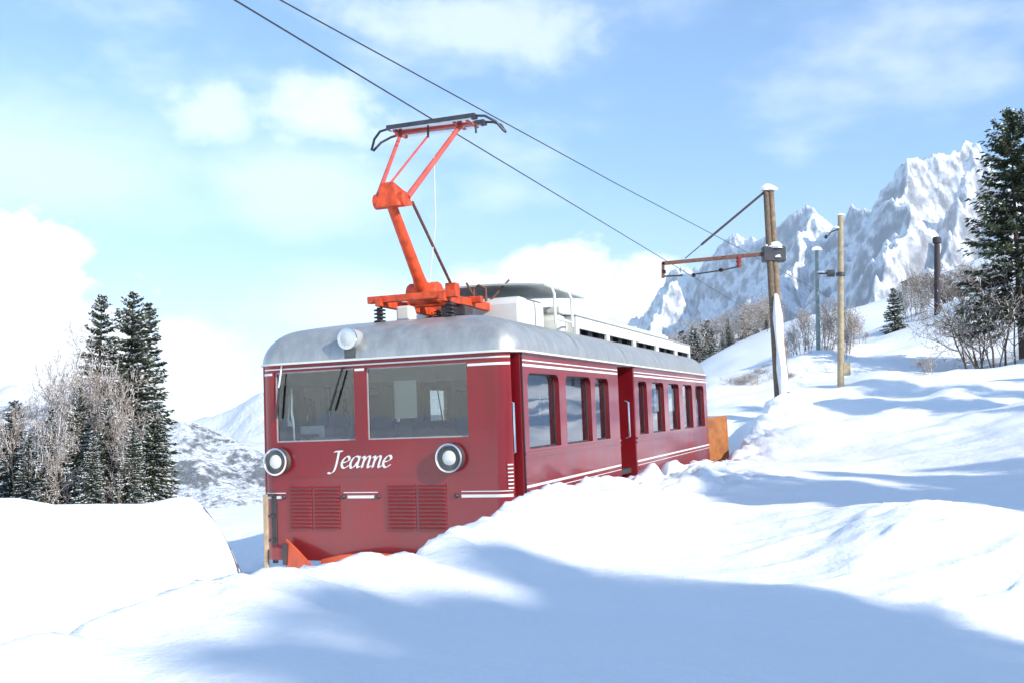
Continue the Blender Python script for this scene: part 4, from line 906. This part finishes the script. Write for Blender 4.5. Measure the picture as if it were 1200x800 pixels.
for i, (px, yt, dp) in enumerate([(1112, 318, 43), (1124, 308, 44), (1136, 303, 44.5), (1143, 312, 42), (1118, 325, 41.5), (1130, 318, 42.5)]):
    stand('brown_bush', B3, 3, px, yt, dp, 'twiggy brown bush on the snow ridge beside the tarred pole', 'bush', i * 1.1, 'bushes on the ridge by the tarred pole', 1.7)
stand('small_fir', FS, 4, 1053, 338, 40, 'small young fir laden with snow standing alone on the ridge', 'tree', 0, None, 1.0, .1)
for i, (px, yt, dp) in enumerate([(1072, 318, 41), (1080, 305, 42), (1086, 330, 40.5), (1066, 335, 41)]):
    stand('sapling', B3, 3, px, yt, dp, 'thin leafless sapling between the lone small fir and the tarred pole', 'sapling', i * 2.1, 'saplings beside the lone small fir', .45)
for i, (px, yt, dp) in enumerate([(932, 385, 33), (940, 370, 34), (948, 350, 35), (968, 352, 33.5), (975, 340, 34.5), (995, 345, 34), (1003, 362, 35), (1010, 372, 36), (952, 392, 32.5), (925, 405, 32), (990, 378, 32), (1016, 385, 37)]):
    stand('leafless_shrub', B3, 3, px, yt, dp, 'leafless shrub around the slim grey metal pole', 'shrub', i * .9, 'leafless shrubs around the grey pole', .55)
for i in range(16):
    px = 832 + i * 5.3; yt = 462 - i * 1.6 - (i % 3) * 4
    stand('leafless_shrub', B3, 3, px, yt - 8, 30 + (i * 7 % 5), 'low frosted shrub in the row behind the snow crest past the railcar tail', 'shrub', i * 1.9, 'low shrubs behind the snow crest', 1.7, .3)
pp = at(1090, 428, 27); plant('twig_plant', B3, (pp[0], pp[1], gz(pp[0], pp[1])), 'tiny bare twig poking out of open snow below the ridge', 'twig', .22, 0)
rk = at(1076, 316, 143); MBk = MB()
_rk = np.random.RandomState(4); kv = []
for j in range(6):
    for i in range(12):
        th = math.pi * (j + .5) / 6 - math.pi / 2; ph = 2 * math.pi * i / 12; q = 1 + .22 * _rk.randn(); kv.append((rk[0] + 2.6 * q * math.cos(th) * math.cos(ph), rk[1] + 1.6 * q * math.cos(th) * math.sin(ph), gz(rk[0], rk[1]) + .2 + .75 * q * math.sin(th)))
MBk.add(kv, [(j*12+i, j*12+(i+1) % 12, (j+1)*12+(i+1) % 12, (j+1)*12+i) for j in range(5) for i in range(12)] + [tuple(range(11, -1, -1)), tuple(60+i for i in range(12))])
tag(MBk.build('boulder', M['bark']), 'low dark rock showing through the upper snow slope', 'rock')
# wood belt on the second slope
rs = np.random.RandomState(5)
for i in range(90):
    px = rs.uniform(780, 906); f = (px - 785) / 115; ytop = 392 - 44 * f + rs.uniform(0, 26); dp = rs.uniform(98, 150)
    con = rs.rand() < .35; ms, hm = ((FS, 4), (FC, 9))[i % 2] if con else ((B4, 6), (B2, 5), (B1, 6))[i % 3]
    stand('snowy_fir' if con else 'frosted_tree', ms, hm, px, ytop, dp, 'small snow-loaded fir in the wood belt below the mountain' if con else 'frost-covered leafless tree in the wood belt below the mountain', 'tree', rs.rand() * 6, 'firs in the wood belt' if con else 'leafless trees in the wood belt', rs.uniform(.8, 1.2) if con else 1.2)
# trees standing on the slope off to the right, whose shade crosses the foreground and the railcar's flank
sh = np.array([math.sin(R(SUN_AZ)), math.cos(R(SUN_AZ))]); tE = math.tan(R(SUN_EL))
for i, (tx, ty, L, wd) in enumerate([(-1.5, 4.0, 19, 1.2), (-.9, 4.6, 21, 1.2), (-.2, 5.0, 18, 1.3), (.5, 4.8, 20, 1.3), (1.2, 4.4, 17, 1.3), (2.0, 4.1, 19, 1.3), (2.8, 3.7, 18, 1.3), (-1.9, 6.2, 27, 1.3), (-1.5, 7.0, 28, 1.2), (-2.1, 5.4, 25, 1.3), (-1.9, 4.9, 23, 1.1), (-1.7, 5.7, 25, 1.0), (-.9, 6.5, 26, 1.0), (-.3, 6.3, 24, 1.0), (.2, 3.6, 16, 1.4), (1.6, 3.2, 17, 1.4), (3.6, 3.4, 18, 1.3), (-.6, 3.4, 17, 1.3),
        (.5, 11.6, 18, 1.2), (1.4, 11.5, 16, 1.2), (2.2, 11.5, 14, 1.2), (3.4, 12.0, 15, 1.2), (4.8, 12.3, 14, 1.2), (6.2, 12.6, 15, 1.2), (5, 23, 17, 1.0), (7.5, 26, 18, 1.0), (9, 22, 15, 1.0), (11, 31, 18, 1.0), (8, 18, 16, 1.0)]):
    p = np.array([tx, ty]) + sh * L; zb = gz(p[0], p[1]); h = gz(tx, ty) + L * tE - zb
    ms, hm = ((FB, 12.5), (FA, 12))[i % 3 == 2]; s = max(h, 2) / hm
    plant('fir_tree', ms, (p[0], p[1], zb - .1), 'fir standing on the slope across from the railcar flank', 'tree', s, i, 'firs on the slope opposite the railcar', s * wd * 1.25)

# ------------------------------------------------------------------ air
hb = MB().box((-5200, -3100, -232), (5200, 6100, 1150)).build('haze', None); hb['kind'] = 'stuff'
hm = bpy.data.materials.new('thin_blue_haze'); hm.use_nodes = True; ht = hm.node_tree; ht.nodes.clear()
ho = ht.nodes.new('ShaderNodeOutputMaterial'); pv = ht.nodes.new('ShaderNodeVolumePrincipled'); pv.inputs['Color'].default_value = (.62, .80, 1, 1); pv.inputs['Density'].default_value = 1.3e-4; pv.inputs['Anisotropy'].default_value = .0
ht.links.new(pv.outputs[0], ho.inputs['Volume']); hb.data.materials.append(hm)
